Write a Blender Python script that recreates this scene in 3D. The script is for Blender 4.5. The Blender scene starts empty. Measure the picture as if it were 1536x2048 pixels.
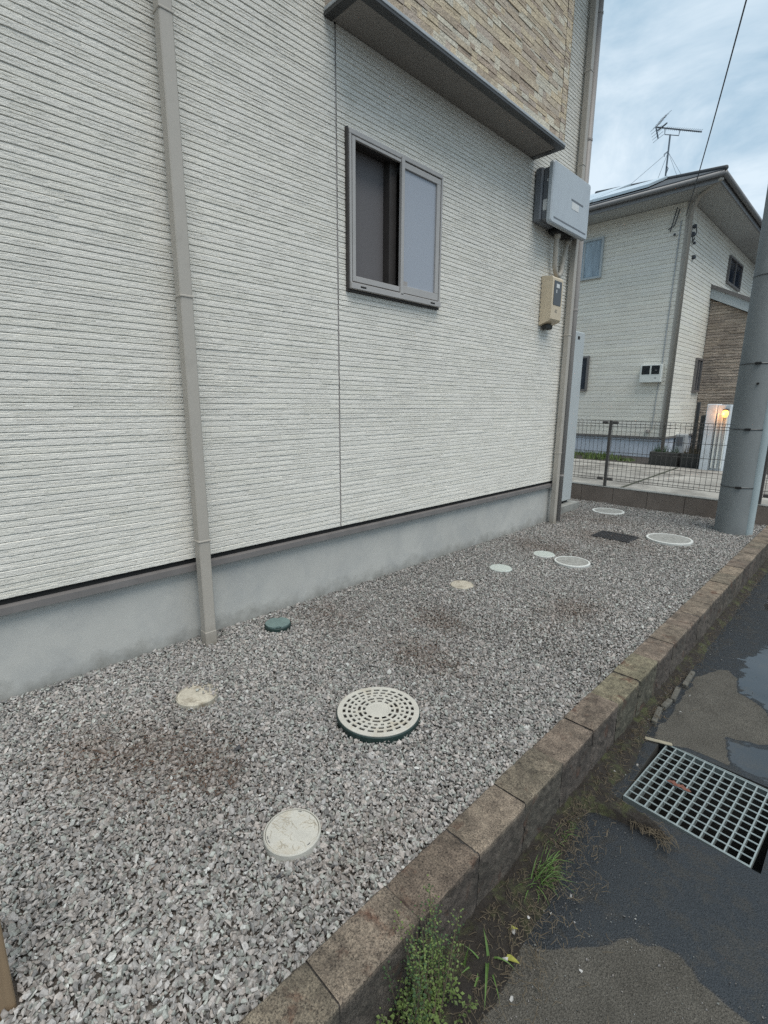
import bpy, bmesh, math, random
import numpy as np
from mathutils import Vector, Matrix

R = math.radians
random.seed(7)
RNG = np.random.default_rng(7)
SC = bpy.context.scene
COL = SC.collection

# ------------------------------------------------------------------ camera
CAM = Vector((2.962, 0.0, 1.5))
yaw, pit, rol = R(44.987), R(-12.3446), R(0.4075)
f = Vector((-math.sin(yaw) * math.cos(pit), math.cos(yaw) * math.cos(pit), math.sin(pit)))
r = Vector((math.cos(yaw), math.sin(yaw), 0))
u = r.cross(f)
r2 = r * math.cos(rol) + u * math.sin(rol)
u2 = -r * math.sin(rol) + u * math.cos(rol)
cd = bpy.data.cameras.new('camera')
cam = bpy.data.objects.new('camera', cd)
COL.objects.link(cam)
M = Matrix((r2, u2, -f)).transposed().to_4x4()
M.translation = CAM
cam.matrix_world = M
cd.sensor_fit = 'VERTICAL'
cd.sensor_height = 24.0
cd.lens = 24.0 * 993.81 / 2048.0
cd.clip_start = 0.02
cd.clip_end = 3000
SC.camera = cam

# ------------------------------------------------------------------ world
SUN_EL, SUN_AZ = 65.0, 106.0        # azimuth clockwise from +Y (the street side, behind the camera)
w = bpy.data.worlds.new('World')
SC.world = w
w.use_nodes = True
nt = w.node_tree
nt.nodes.clear()
N = nt.nodes.new
L = nt.links.new
out = N('ShaderNodeOutputWorld')
bg = N('ShaderNodeBackground')
bg.inputs['Strength'].default_value = 0.1
sky = N('ShaderNodeTexSky')
sky.sky_type = 'NISHITA'
sky.sun_disc = False
sky.sun_elevation = R(SUN_EL)
sky.sun_rotation = R(SUN_AZ)
sky.air_density = 1.0
sky.dust_density = 2.0
sky.ozone_density = 1.5
tc = N('ShaderNodeTexCoord')
mp = N('ShaderNodeMapping')
mp.inputs['Scale'].default_value = (1.0, 1.0, 2.2)
mp.inputs['Rotation'].default_value = (0.15, 0.1, 0.5)
n1 = N('ShaderNodeTexNoise')
n1.inputs['Scale'].default_value = 3.0
n1.inputs['Detail'].default_value = 7
n1.inputs['Roughness'].default_value = 0.60
n1.inputs['Distortion'].default_value = 0.6
cr = N('ShaderNodeValToRGB')
cr.color_ramp.elements[0].position = 0.38
cr.color_ramp.elements[0].color = (3.5, 5.1, 6.4, 1)
cr.color_ramp.elements[1].position = 0.64
cr.color_ramp.elements[1].color = (7.1, 8.2, 9.0, 1)
mix = N('ShaderNodeMixRGB')
mix.inputs['Fac'].default_value = 0.86
L(tc.outputs['Generated'], mp.inputs['Vector'])
L(mp.outputs['Vector'], n1.inputs['Vector'])
L(n1.outputs['Fac'], cr.inputs['Fac'])
L(sky.outputs['Color'], mix.inputs['Color1'])
L(cr.outputs['Color'], mix.inputs['Color2'])
L(mix.outputs['Color'], bg.inputs['Color'])
L(bg.outputs['Background'], out.inputs['Surface'])

# ------------------------------------------------------------------ sun behind thick cloud
sd = bpy.data.lights.new('sun', 'SUN')
sd.energy = 2.25
sd.angle = R(38)
sd.color = (1.0, 0.95, 0.88)
sun = bpy.data.objects.new('sun', sd)
COL.objects.link(sun)
az, el = R(SUN_AZ), R(SUN_EL)
sv = Vector((math.sin(az) * math.cos(el), math.cos(az) * math.cos(el), math.sin(el)))
sun.rotation_euler = sv.to_track_quat('Z', 'Y').to_euler()
SC.view_settings.view_transform = 'Standard'
SC.view_settings.look = 'None'
SC.view_settings.exposure = 0.25
SC.view_settings.gamma = 1.0
SC.cycles.max_bounces = 6
SC.cycles.sample_clamp_indirect = 2.0
SC.cycles.use_denoising = False

# ================================================================== materials
def base_mat(name):
    m = bpy.data.materials.new(name)
    m.use_nodes = True
    t = m.node_tree
    b = t.nodes['Principled BSDF']
    return m, t, b

def noise(t, scale, detail=4, rough=0.55, vec=None, dist=0.0):
    n = t.nodes.new('ShaderNodeTexNoise')
    n.inputs['Scale'].default_value = scale
    n.inputs['Detail'].default_value = detail
    n.inputs['Roughness'].default_value = rough
    n.inputs['Distortion'].default_value = dist
    if vec is not None:
        t.links.new(vec, n.inputs['Vector'])
    return n

def coords(t, sc=(1, 1, 1)):
    c = t.nodes.new('ShaderNodeTexCoord')
    m = t.nodes.new('ShaderNodeMapping')
    m.inputs['Scale'].default_value = sc
    t.links.new(c.outputs['Object'], m.inputs['Vector'])
    return m.outputs['Vector']

def ramp(t, fac, stops):
    c = t.nodes.new('ShaderNodeValToRGB')
    e = c.color_ramp.elements
    while len(e) < len(stops):
        e.new(0.5)
    for k, (p, col) in enumerate(stops):
        e[k].position = p
        e[k].color = tuple(col) + (1,) if len(col) == 3 else col
    t.links.new(fac, c.inputs['Fac'])
    return c.outputs['Color']

def mixc(t, fac, a, b, mode='MIX'):
    m = t.nodes.new('ShaderNodeMixRGB')
    m.blend_type = mode
    for k, v in (('Fac', fac), ('Color1', a), ('Color2', b)):
        if hasattr(v, 'is_linked') or hasattr(v, 'links'):
            t.links.new(v, m.inputs[k])
        elif isinstance(v, (int, float)):
            m.inputs[k].default_value = v
        else:
            m.inputs[k].default_value = tuple(v) + (1,)
    return m.outputs['Color']

def bump(t, b, h, strength=0.3, dist=0.01, chain=None):
    n = t.nodes.new('ShaderNodeBump')
    n.inputs['Strength'].default_value = strength
    n.inputs['Distance'].default_value = dist
    t.links.new(h, n.inputs['Height'])
    if chain is not None:
        t.links.new(chain, n.inputs['Normal'])
    t.links.new(n.outputs['Normal'], b.inputs['Normal'])
    return n.outputs['Normal']

def mat(name, col, rough=0.6, metal=0.0, var=0.15, vs=6.0, fine=0.0, fs=120.0, bmp=0.0, bs=60.0, bd=0.003, spec=0.5,
        stain=None, ss=3.0, sthr=(0.55, 0.75), sc=(1, 1, 1), vcol=None):
    m, t, b = base_mat(name)
    v = coords(t, sc)
    lo = tuple(c * (1 - var) for c in col)
    hi = tuple(min(1, c * (1 + var)) for c in col)
    n = noise(t, vs, 5, 0.6, v)
    c = ramp(t, n.outputs['Fac'], [(0.3, lo), (0.7, hi)])
    if vcol:
        a = t.nodes.new('ShaderNodeAttribute')
        a.attribute_name = vcol
        c = mixc(t, 1.0, c, a.outputs['Color'], 'MULTIPLY')
    if fine:
        n2 = noise(t, fs, 3, 0.7, v)
        g = ramp(t, n2.outputs['Fac'], [(0.3, (1 - fine,) * 3), (0.7, (1 + fine,) * 3)])
        c = mixc(t, 1.0, c, g, 'MULTIPLY')
    if stain:
        n3 = noise(t, ss, 6, 0.65, v, 0.4)
        s = ramp(t, n3.outputs['Fac'], [(sthr[0], (0, 0, 0)), (sthr[1], (1, 1, 1))])
        c = mixc(t, s, c, stain)
    t.links.new(c, b.inputs['Base Color'])
    b.inputs['Roughness'].default_value = rough
    b.inputs['Metallic'].default_value = metal
    b.inputs['Specular IOR Level'].default_value = spec
    if bmp:
        n4 = noise(t, bs, 4, 0.65, v)
        bump(t, b, n4.outputs['Fac'], bmp, bd)
    return m

def wear_band(m, z0, z1, col, ns=5.0, amount=1.0):
    """dirt splashed up from the ground, with a ragged upper edge (object z)."""
    t = m.node_tree
    b = t.nodes['Principled BSDF']
    src = b.inputs['Base Color'].links[0].from_socket
    g = t.nodes.new('ShaderNodeNewGeometry')
    s = t.nodes.new('ShaderNodeSeparateXYZ')
    t.links.new(g.outputs['Position'], s.inputs[0])
    n = noise(t, ns, 6, 0.7)
    t.links.new(g.outputs['Position'], n.inputs['Vector'])
    ma = t.nodes.new('ShaderNodeMath')
    ma.operation = 'MULTIPLY_ADD'
    t.links.new(n.outputs['Fac'], ma.inputs[0])
    ma.inputs[1].default_value = -(z1 - z0) * 2.4
    t.links.new(s.outputs['Z'], ma.inputs[2])
    mr = t.nodes.new('ShaderNodeMapRange')
    t.links.new(ma.outputs[0], mr.inputs['Value'])
    mr.inputs['From Min'].default_value = z0 - (z1 - z0) * 1.35
    mr.inputs['From Max'].default_value = z1 - (z1 - z0) * 1.2
    mr.inputs['To Min'].default_value = amount
    mr.inputs['To Max'].default_value = 0
    c = mixc(t, mr.outputs['Result'], src, col)
    t.links.new(c, b.inputs['Base Color'])
    return m

MT = {}
MT['siding'] = mat('off_white_siding', (0.745, 0.72, 0.655), 0.75, var=0.05, vs=1.3, fine=0.10, fs=160, vcol='tint')
def chisel(m, sc, strength, dist):
    t = m.node_tree; b = t.nodes['Principled BSDF']
    a_ = noise(t, 1.0, 5, 0.7, coords(t, sc))
    b2 = noise(t, 260.0, 3, 0.7, coords(t))
    h = mixc(t, 0.35, a_.outputs['Fac'], b2.outputs['Fac'])
    bump(t, b, h, strength, dist)
    return m
chisel(MT['siding'], (34, 34, 170), 1.0, 0.008)
MT['siding_far'] = mat('cream_siding', (0.74, 0.715, 0.645), 0.8, var=0.04, vs=2.0, fine=0.06, fs=40, bmp=0.4, bs=30, bd=0.005, vcol='tint')
MT['stone'] = mat('stacked_stone', (0.86, 0.84, 0.80), 0.85, var=0.10, vs=10, fine=0.34, fs=80, bmp=1.0, bs=100, bd=0.006, vcol='tint')
MT['stone_far'] = mat('brown_stone', (0.9, 0.9, 0.9), 0.85, var=0.12, vs=3, fine=0.2, fs=20, bmp=0.6, bs=16, bd=0.02, vcol='tint')
MT['foundation'] = wear_band(mat('mortar', (0.47, 0.465, 0.435), 0.8, var=0.09, vs=1.8, fine=0.05, fs=200, bmp=0.25, bs=140, bd=0.002,
                       stain=(0.36, 0.365, 0.355), ss=3.2, sthr=(0.45, 0.8)), -0.02, 0.11, (0.15, 0.145, 0.125), 7.0, 0.75)
MT['foundation_far'] = mat('grey_mortar', (0.5, 0.54, 0.6), 0.8, var=0.12, vs=2.5, fine=0.05, bmp=0.1)
MT['bronze'] = mat('grey_brown_flashing', (0.155, 0.145, 0.14), 0.45, var=0.1, vs=8, fine=0.05, metal=0.0)
MT['dark_metal'] = mat('dark_bronze_metal', (0.045, 0.045, 0.045), 0.45, var=0.15, vs=5)
MT['drip'] = mat('pale_drip_edge', (0.36, 0.38, 0.39), 0.5, var=0.1, vs=8)
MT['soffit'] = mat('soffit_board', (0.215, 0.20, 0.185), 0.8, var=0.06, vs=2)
MT['black'] = mat('black_gap', (0.01, 0.01, 0.01), 0.9, var=0.2)
MT['spout'] = wear_band(mat('beige_vinyl', (0.40, 0.37, 0.325), 0.5, var=0.05, vs=2.5, fine=0.04, fs=90, bmp=0.05, bs=30,
                  stain=(0.33, 0.305, 0.265), ss=5.0, sthr=(0.56, 0.8)), 0.0, 0.12, (0.22, 0.19, 0.15), 8.0, 0.6)
MT['spout_dark'] = mat('brown_vinyl', (0.33, 0.305, 0.285), 0.5, var=0.06, vs=3, fine=0.04)
MT['alu'] = mat('window_aluminium', (0.37, 0.355, 0.34), 0.4, var=0.05, vs=6)
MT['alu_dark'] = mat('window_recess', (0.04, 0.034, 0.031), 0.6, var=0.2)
MT['cabinet'] = mat('inverter_grey', (0.42, 0.46, 0.49), 0.42, var=0.03, vs=4, fine=0.03, stain=(0.36, 0.39, 0.42), ss=3.5, sthr=(0.5, 0.8))
MT['cabinet_dark'] = mat('inverter_dark', (0.13, 0.14, 0.155), 0.5, var=0.08, vs=6)
MT['label_white'] = mat('sticker', (0.62, 0.63, 0.62), 0.5, var=0.06, vs=60)
MT['meter_beige'] = mat('meter_beige', (0.56, 0.47, 0.34), 0.45, var=0.05, vs=8, stain=(0.44, 0.37, 0.27), ss=12, sthr=(0.55, 0.8))
MT['meter_glass'] = mat('meter_window', (0.012, 0.016, 0.02), 0.15, var=0.1)
MT['meter_white'] = mat('meter_white', (0.68, 0.70, 0.66), 0.5, var=0.04)
MT['ink'] = mat('ink', (0.12, 0.12, 0.12), 0.6)
MT['conduit'] = mat('conduit_beige', (0.40, 0.365, 0.31), 0.6, var=0.08, vs=20, sc=(1, 1, 1))
MT['kerb'] = mat('split_block', (0.85, 0.85, 0.85), 0.9, var=0.24, vs=14, fine=0.45, fs=230, bmp=0.9, bs=200, bd=0.004, vcol='tint',
                 stain=(0.13, 0.065, 0.04), ss=9, sthr=(0.57, 0.70))
MT['block'] = mat('brown_block', (0.20, 0.165, 0.14), 0.9, var=0.14, vs=6, fine=0.12, fs=200, bmp=0.4, bs=150, bd=0.003)
MT['cap'] = mat('grey_cap', (0.27, 0.27, 0.25), 0.9, var=0.22, vs=8, fine=0.2, fs=150, bmp=0.4, bs=120)
MT['edging'] = mat('mossy_concrete', (0.105, 0.10, 0.085), 0.95, var=0.3, vs=20, fine=0.4, fs=180, bmp=0.8, bs=120)
MT['pole'] = mat('pole_concrete', (0.20, 0.215, 0.215), 0.8, var=0.07, vs=3, fine=0.07, fs=150, bmp=0.25, bs=110, bd=0.002, sc=(1, 1, 0.6),
                 stain=(0.15, 0.16, 0.16), ss=2.0, sthr=(0.5, 0.75))
MT['pole_light'] = mat('cable_guard', (0.34, 0.40, 0.41), 0.6, var=0.06, vs=4, fine=0.06, fs=90, bmp=0.15, bs=70)
MT['steel'] = mat('dull_steel', (0.10, 0.105, 0.105), 0.45, metal=0.5, var=0.1)
MT['fence'] = mat('brown_wire', (0.085, 0.078, 0.072), 0.5, var=0.1, vs=5)
MT['slab'] = mat('concrete_slab', (0.34, 0.325, 0.29), 0.85, var=0.30, vs=1.6, fine=0.16, fs=60, bmp=0.3, bs=60, stain=(0.14, 0.13, 0.115), ss=1.2, sthr=(0.46, 0.68))
MT['joint'] = mat('slab_joint', (0.055, 0.06, 0.04), 0.95, var=0.3, vs=12)
MT['soil'] = mat('damp_soil', (0.045, 0.038, 0.032), 0.95, var=0.35, vs=18, fine=0.4, fs=160, bmp=1.0, bs=120, bd=0.01)
MT['bed'] = mat('gravel_bed', (0.15, 0.132, 0.115), 0.95, var=0.3, vs=30, fine=0.4, fs=200, bmp=1.0, bs=160, bd=0.008)
MT['roof'] = mat('slate_roof', (0.045, 0.05, 0.056), 0.7, var=0.12, vs=4)
MT['gutter'] = mat('gutter', (0.20, 0.20, 0.20), 0.5, var=0.08, vs=3)
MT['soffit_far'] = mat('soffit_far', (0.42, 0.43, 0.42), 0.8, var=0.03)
MT['panel'] = mat('solar_glass', (0.42, 0.50, 0.55), 0.12, var=0.03, spec=1.0)  # pale blue base colour includes the sky reflected in the glass
MT['galv'] = mat('galvanised', (0.34, 0.385, 0.375), 0.42, metal=0.45, var=0.15, vs=60)
MT['pit'] = mat('pit_concrete', (0.05, 0.05, 0.046), 0.8, var=0.2, vs=8)
MT['cream'] = mat('cream_plastic', (0.46, 0.445, 0.395), 0.7, var=0.08, vs=14, fine=0.08, fs=160, bmp=0.15, bs=90, stain=(0.38, 0.33, 0.24), ss=11, sthr=(0.54, 0.78))
MT['cream_old'] = mat('aged_cream_plastic', (0.45, 0.415, 0.34), 0.8, var=0.14, vs=20, fine=0.16, fs=140, bmp=0.3, bs=90, stain=(0.16, 0.13, 0.09), ss=14, sthr=(0.5, 0.72))
MT['pale_green'] = mat('pale_green_plastic', (0.46, 0.495, 0.46), 0.7, var=0.1, vs=14, fine=0.1, stain=(0.26, 0.27, 0.22), ss=12, sthr=(0.55, 0.8))
MT['white_ring'] = mat('white_plastic_ring', (0.56, 0.57, 0.54), 0.7, var=0.1, vs=20, fine=0.1)
MT['grit'] = mat('gritty_lid', (0.27, 0.27, 0.25), 0.9, var=0.3, vs=40, fine=0.4, fs=150, bmp=0.8, bs=120, bd=0.004)
MT['teal'] = mat('teal_plastic', (0.13, 0.185, 0.175), 0.55, var=0.12, vs=16, fine=0.12, bmp=0.1)
MT['teal_dark'] = mat('dark_green_rim', (0.018, 0.038, 0.034), 0.5, var=0.2)
MT['iron'] = mat('dark_iron', (0.032, 0.032, 0.034), 0.7, var=0.25, vs=20, bmp=0.4, bs=100)
MT['wood'] = mat('brown_wood', (0.235, 0.165, 0.10), 0.7, var=0.15, vs=6, sc=(12, 12, 1), fine=0.1)
MT['wood_pale'] = mat('weathered_stick', (0.30, 0.27, 0.20), 0.85, var=0.2, vs=20, sc=(1, 6, 1))
MT['leaf'] = mat('weed_leaf', (0.105, 0.15, 0.045), 0.6, var=0.55, vs=14, spec=0.3)
MT['leaf_dark'] = mat('dark_leaf', (0.04, 0.075, 0.03), 0.65, var=0.5, vs=18, spec=0.3)
MT['grassb'] = mat('grass_blade', (0.085, 0.15, 0.04), 0.55, var=0.35, vs=12, spec=0.3)
MT['dry'] = mat('dry_grass', (0.12, 0.095, 0.062), 0.85, var=0.4, vs=20)
MT['debris'] = mat('leaf_litter', (0.085, 0.053, 0.037), 0.9, var=0.45, vs=30)
MT['moss'] = mat('moss', (0.095, 0.115, 0.035), 0.95, var=0.4, vs=30, fine=0.4, fs=300, bmp=0.8, bs=200)
MT['yellow'] = mat('yellow_leaf', (0.30, 0.30, 0.06), 0.7, var=0.3, vs=30)
MT['pebble'] = mat('white_pebble', (0.40, 0.39, 0.37), 0.8, var=0.12, vs=20)
MT['darkstone'] = mat('dark_stone', (0.045, 0.045, 0.048), 0.8, var=0.2, vs=30, bmp=0.4, bs=60)
MT['redleaf'] = mat('red_brown_leaf', (0.16, 0.065, 0.045), 0.8, var=0.3, vs=30)
MT['white_paint'] = mat('white_render', (0.60, 0.65, 0.68), 0.75, var=0.08, vs=4, stain=(0.42, 0.44, 0.44), ss=6, sthr=(0.5, 0.75))
MT['tank'] = mat('tank_paint', (0.46, 0.49, 0.49), 0.5, var=0.04, vs=3)
MT['planter'] = mat('planter', (0.04, 0.04, 0.036), 0.8, var=0.3, vs=8)
MT['far_wall'] = mat('far_brown_wall', (0.14, 0.09, 0.07), 0.9, var=0.2, vs=4)
MT['cable'] = mat('cable_black', (0.05, 0.055, 0.065), 0.6)
MT['antenna'] = mat('antenna_metal', (0.13, 0.16, 0.19), 0.5, metal=0.3)
MT['curtain'] = mat('curtain', (0.36, 0.44, 0.50), 0.9, var=0.35, vs=3, sc=(2.2, 2.2, 0.3))
MT['win_dark'] = mat('dark_pane', (0.02, 0.027, 0.04), 0.12, var=0.3, vs=3)
MT['frame_white'] = mat('pale_frame', (0.42, 0.46, 0.47), 0.5, var=0.04)

m, t, b = base_mat('glass')
b.inputs['Base Color'].default_value = (0.35, 0.45, 0.55, 1)
b.inputs['Roughness'].default_value = 0.05
b.inputs['Alpha'].default_value = 0.22
MT['glass'] = m
m, t, b = base_mat('frosted_glass')
n = noise(t, 600, 2, 0.6, coords(t))
t.links.new(ramp(t, n.outputs['Fac'], [(0.35, (0.29, 0.31, 0.35)), (0.65, (0.34, 0.36, 0.40))]), b.inputs['Base Color'])
b.inputs['Roughness'].default_value = 0.3
b.inputs['Specular IOR Level'].default_value = 0.7
bump(t, b, n.outputs['Fac'], 0.25, 0.001)
MT['frost'] = m
m, t, b = base_mat('screened_glass')
n = noise(t, 500, 2, 0.6, coords(t))
t.links.new(ramp(t, n.outputs['Fac'], [(0.35, (0.105, 0.098, 0.10)), (0.65, (0.155, 0.145, 0.148))]), b.inputs['Base Color'])
b.inputs['Roughness'].default_value = 0.7
MT['screen'] = m
m, t, b = base_mat('lamp_glow')
b.inputs['Base Color'].default_value = (1, 0.6, 0.2, 1)
b.inputs['Emission Color'].default_value = (1.0, 0.42, 0.07, 1)
b.inputs['Emission Strength'].default_value = 2.6
MT['lamp'] = m

# gravel stones: per-stone colour
m, t, b = base_mat('gravel_stone')
a = t.nodes.new('ShaderNodeAttribute')
a.attribute_name = 'tint'
n = noise(t, 160, 4, 0.7, coords(t))
g = ramp(t, n.outputs['Fac'], [(0.3, (0.72, 0.72, 0.72)), (0.7, (1.22, 1.22, 1.22))])
t.links.new(mixc(t, 1.0, a.outputs['Color'], g, 'MULTIPLY'), b.inputs['Base Color'])
b.inputs['Roughness'].default_value = 0.75
b.inputs['Specular IOR Level'].default_value = 0.35
MT['stone_bits'] = m

# road: asphalt with measured wetness
m, t, b = base_mat('asphalt')
v = coords(t)
a = t.nodes.new('ShaderNodeAttribute')
a.attribute_name = 'wet'
nf = noise(t, 150, 4, 0.8, v)
nm = noise(t, 5, 6, 0.65, v, 0.3)
vo = t.nodes.new('ShaderNodeTexVoronoi')
vo.inputs['Scale'].default_value = 240
t.links.new(v, vo.inputs['Vector'])
dryc = ramp(t, nf.outputs['Fac'], [(0.32, (0.036, 0.034, 0.029)), (0.70, (0.175, 0.165, 0.143))])
dryc = mixc(t, 1.0, dryc, ramp(t, nm.outputs['Fac'], [(0.3, (0.75, 0.73, 0.70)), (0.7, (1.2, 1.18, 1.15))]), 'MULTIPLY')
wetc = ramp(t, nf.outputs['Fac'], [(0.34, (0.004, 0.0045, 0.005)), (0.72, (0.036, 0.038, 0.041))])
wetc = mixc(t, ramp(t, noise(t, 11, 6, 0.7, v, 0.5).outputs['Fac'], [(0.5, (0, 0, 0)), (0.62, (1, 1, 1))]), wetc, mixc(t, 1.0, wetc, (1.5, 1.25, 0.95), 'MULTIPLY'))
f1 = ramp(t, a.outputs['Fac'], [(0.12, (0, 0, 0)), (0.3, (1, 1, 1))])
t.links.new(mixc(t, f1, dryc, wetc), b.inputs['Base Color'])
rg = ramp(t, a.outputs['Fac'], [(0.1, (0.88,) * 3), (0.3, (0.26,) * 3), (0.6, (0.17,) * 3), (0.78, (0.03,) * 3)])
t.links.new(rg, b.inputs['Roughness'])
t.links.new(ramp(t, a.outputs['Fac'], [(0.15, (0.4,) * 3), (0.35, (0.62,) * 3), (0.78, (1.0,) * 3)]), b.inputs['Specular IOR Level'])
bs_ = ramp(t, a.outputs['Fac'], [(0.12, (1,) * 3), (0.3, (0.38,) * 3), (0.6, (0.25,) * 3), (0.78, (0.02,) * 3)])
bn = t.nodes.new('ShaderNodeBump')
bn.inputs['Distance'].default_value = 0.010
t.links.new(bs_, bn.inputs['Strength'])
hm = mixc(t, 0.5, vo.outputs['Distance'], nf.outputs['Fac'])
t.links.new(hm, bn.inputs['Height'])
t.links.new(bn.outputs['Normal'], b.inputs['Normal'])
MT['asphalt'] = m

# pitted split-face concrete: dark pits and mossy mottling multiply the block tint
m_ = MT['kerb']; t = m_.node_tree; b = t.nodes['Principled BSDF']
src = b.inputs['Base Color'].links[0].from_socket
vk = coords(t)
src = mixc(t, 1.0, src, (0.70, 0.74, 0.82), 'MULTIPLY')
p1 = ramp(t, noise(t, 170, 3, 0.8, vk).outputs['Fac'], [(0.36, (0.25, 0.23, 0.22)), (0.48, (1.0, 1.0, 1.0)), (0.72, (1.5, 1.45, 1.4))])
p2 = ramp(t, noise(t, 26, 5, 0.75, vk).outputs['Fac'], [(0.34, (0.55, 0.53, 0.52)), (0.6, (1.15, 1.15, 1.12))])
p3 = ramp(t, noise(t, 5, 5, 0.7, vk, 0.6).outputs['Fac'], [(0.42, (1.15, 1.1, 1.05)), (0.62, (0.72, 0.70, 0.66))])
c = mixc(t, 1.0, mixc(t, 1.0, mixc(t, 1.0, src, p1, 'MULTIPLY'), p2, 'MULTIPLY'), p3, 'MULTIPLY')
t.links.new(c, b.inputs['Base Color'])

# ================================================================== helpers
def link(o, parent=None):
    COL.objects.link(o)
    if parent is not None:
        o.parent = parent
    return o

def wloc(parent):
    p = Vector((0, 0, 0))
    while parent is not None:
        p += parent.location
        parent = parent.parent
    return p

def obj(name, verts, faces, material, parent=None, smooth=False, tint=None):
    """one mesh object from world coordinates; verts become local to the parent"""
    V = np.asarray(verts, dtype=np.float64).reshape(-1, 3) - np.array(wloc(parent))
    me = bpy.data.meshes.new(name)
    if isinstance(faces, np.ndarray):
        k = faces.shape[1]
        me.vertices.add(len(V))
        me.vertices.foreach_set('co', V.astype(np.float32).ravel())
        me.loops.add(faces.size)
        me.loops.foreach_set('vertex_index', faces.astype(np.int32).ravel())
        me.polygons.add(len(faces))
        me.polygons.foreach_set('loop_start', np.arange(0, faces.size, k, dtype=np.int32))
        me.update(calc_edges=True)
        me.validate()
    else:
        me.from_pydata([tuple(v) for v in V], [], faces)
        me.update()
    me.polygons.foreach_set('use_smooth', np.full(len(me.polygons), bool(smooth)))
    if tint is not None:
        at = me.attributes.new('tint', 'FLOAT_COLOR', 'POINT')
        c = np.ones((len(V), 4), dtype=np.float32)
        c[:, :3] = tint
        at.data.foreach_set('color', c.ravel())
    ms = material if isinstance(material, list) else [material]
    for k in ms:
        me.materials.append(MT[k] if isinstance(k, str) else k)
    o = bpy.data.objects.new(name, me)
    return link(o, parent)

def tag(o, label=None, cat=None, group=None, kind=None):
    if label: o['label'] = label
    if cat: o['category'] = cat
    if group: o['group'] = group
    if kind: o['kind'] = kind
    return o

def empty(name, loc, label, cat, group=None):
    o = bpy.data.objects.new(name, None)
    o.location = loc
    o.empty_display_size = 0.1
    link(o)
    return tag(o, label, cat, group)

class MB:
    def __init__(s):
        s.v = []; s.f = []
    def add(s, vs, fs):
        k = len(s.v)
        s.v += [tuple(x) for x in vs]
        s.f += [tuple(i + k for i in q) for q in fs]
        return s
    def box(s, x0, x1, y0, y1, z0, z1, c=0.0, rot=0.0, piv=None):
        """box with chamfered vertical+horizontal edges of size c"""
        if c <= 0:
            vs = [(x, y, z) for z in (z0, z1) for x, y in ((x0, y0), (x1, y0), (x1, y1), (x0, y1))]
            fs = [(3, 2, 1, 0), (4, 5, 6, 7), (0, 1, 5, 4), (1, 2, 6, 5), (2, 3, 7, 6), (3, 0, 4, 7)]
        else:
            ring = lambda i, z: [(x0 + i + c, y0 + i, z), (x1 - i - c, y0 + i, z), (x1 - i, y0 + i + c, z), (x1 - i, y1 - i - c, z),
                                 (x1 - i - c, y1 - i, z), (x0 + i + c, y1 - i, z), (x0 + i, y1 - i - c, z), (x0 + i, y0 + i + c, z)]
            L4 = [(c * .7, z0), (0, z0 + c), (0, z1 - c), (c * .7, z1)]
            vs = []
            for i, z in L4: vs += ring(i, z)
            fs = [tuple(range(7, -1, -1)), tuple(range(24, 32))]
            for k in range(3):
                for j in range(8):
                    fs.append((k * 8 + j, k * 8 + (j + 1) % 8, (k + 1) * 8 + (j + 1) % 8, (k + 1) * 8 + j))
        if rot:
            px, py = piv or ((x0 + x1) / 2, (y0 + y1) / 2)
            ca, sa = math.cos(rot), math.sin(rot)
            vs = [(px + (x - px) * ca - (y - py) * sa, py + (x - px) * sa + (y - py) * ca, z) for x, y, z in vs]
        return s.add(vs, fs)
    def lathe(s, cx, cy, prof, n=40, a0=0.0):
        """profile [(r,z)...] spun about z; first/last with r=0 close it"""
        vs = []; fs = []
        idx = []
        for rr, z in prof:
            if rr <= 1e-9:
                idx.append([len(vs)] * n); vs.append((cx, cy, z))
            else:
                idx.append(list(range(len(vs), len(vs) + n)))
                vs += [(cx + rr * math.cos(a0 + 2 * math.pi * k / n), cy + rr * math.sin(a0 + 2 * math.pi * k / n), z) for k in range(n)]
        for a, b in zip(idx[:-1], idx[1:]):
            for k in range(n):
                q = [a[k], a[(k + 1) % n], b[(k + 1) % n], b[k]]
                q2 = []
                for i in q:
                    if i not in q2: q2.append(i)
                if len(q2) > 2: fs.append(tuple(q2))
        return s.add(vs, fs)
    def tube(s, pts, rad, n=8, cap=True):
        pts = [Vector(p) for p in pts]
        rads = rad if isinstance(rad, (list, tuple)) else [rad] * len(pts)
        vs = []; fs = []
        d0 = (pts[1] - pts[0]).normalized()
        ref = Vector((0, 0, 1)) if abs(d0.z) < 0.9 else Vector((1, 0, 0))
        nx = d0.cross(ref).normalized()
        for i, p in enumerate(pts):
            d = (pts[min(i + 1, len(pts) - 1)] - pts[max(i - 1, 0)]).normalized()
            nx = (nx - d * nx.dot(d)).normalized()
            ny = d.cross(nx)
            for k in range(n):
                a = 2 * math.pi * k / n
                vs.append(p + nx * (rads[i] * math.cos(a)) + ny * (rads[i] * math.sin(a)))
        for i in range(len(pts) - 1):
            for k in range(n):
                fs.append((i * n + k, i * n + (k + 1) % n, (i + 1) * n + (k + 1) % n, (i + 1) * n + k))
        if cap:
            fs.append(tuple(range(n - 1, -1, -1)))
            fs.append(tuple(range((len(pts) - 1) * n, len(pts) * n)))
        return s.add(vs, fs)
    def build(s, name, material, parent=None, smooth=False, label=None):
        o = obj(name, s.v, s.f, material, parent, smooth)
        if label: o['label'] = label
        return o

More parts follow.
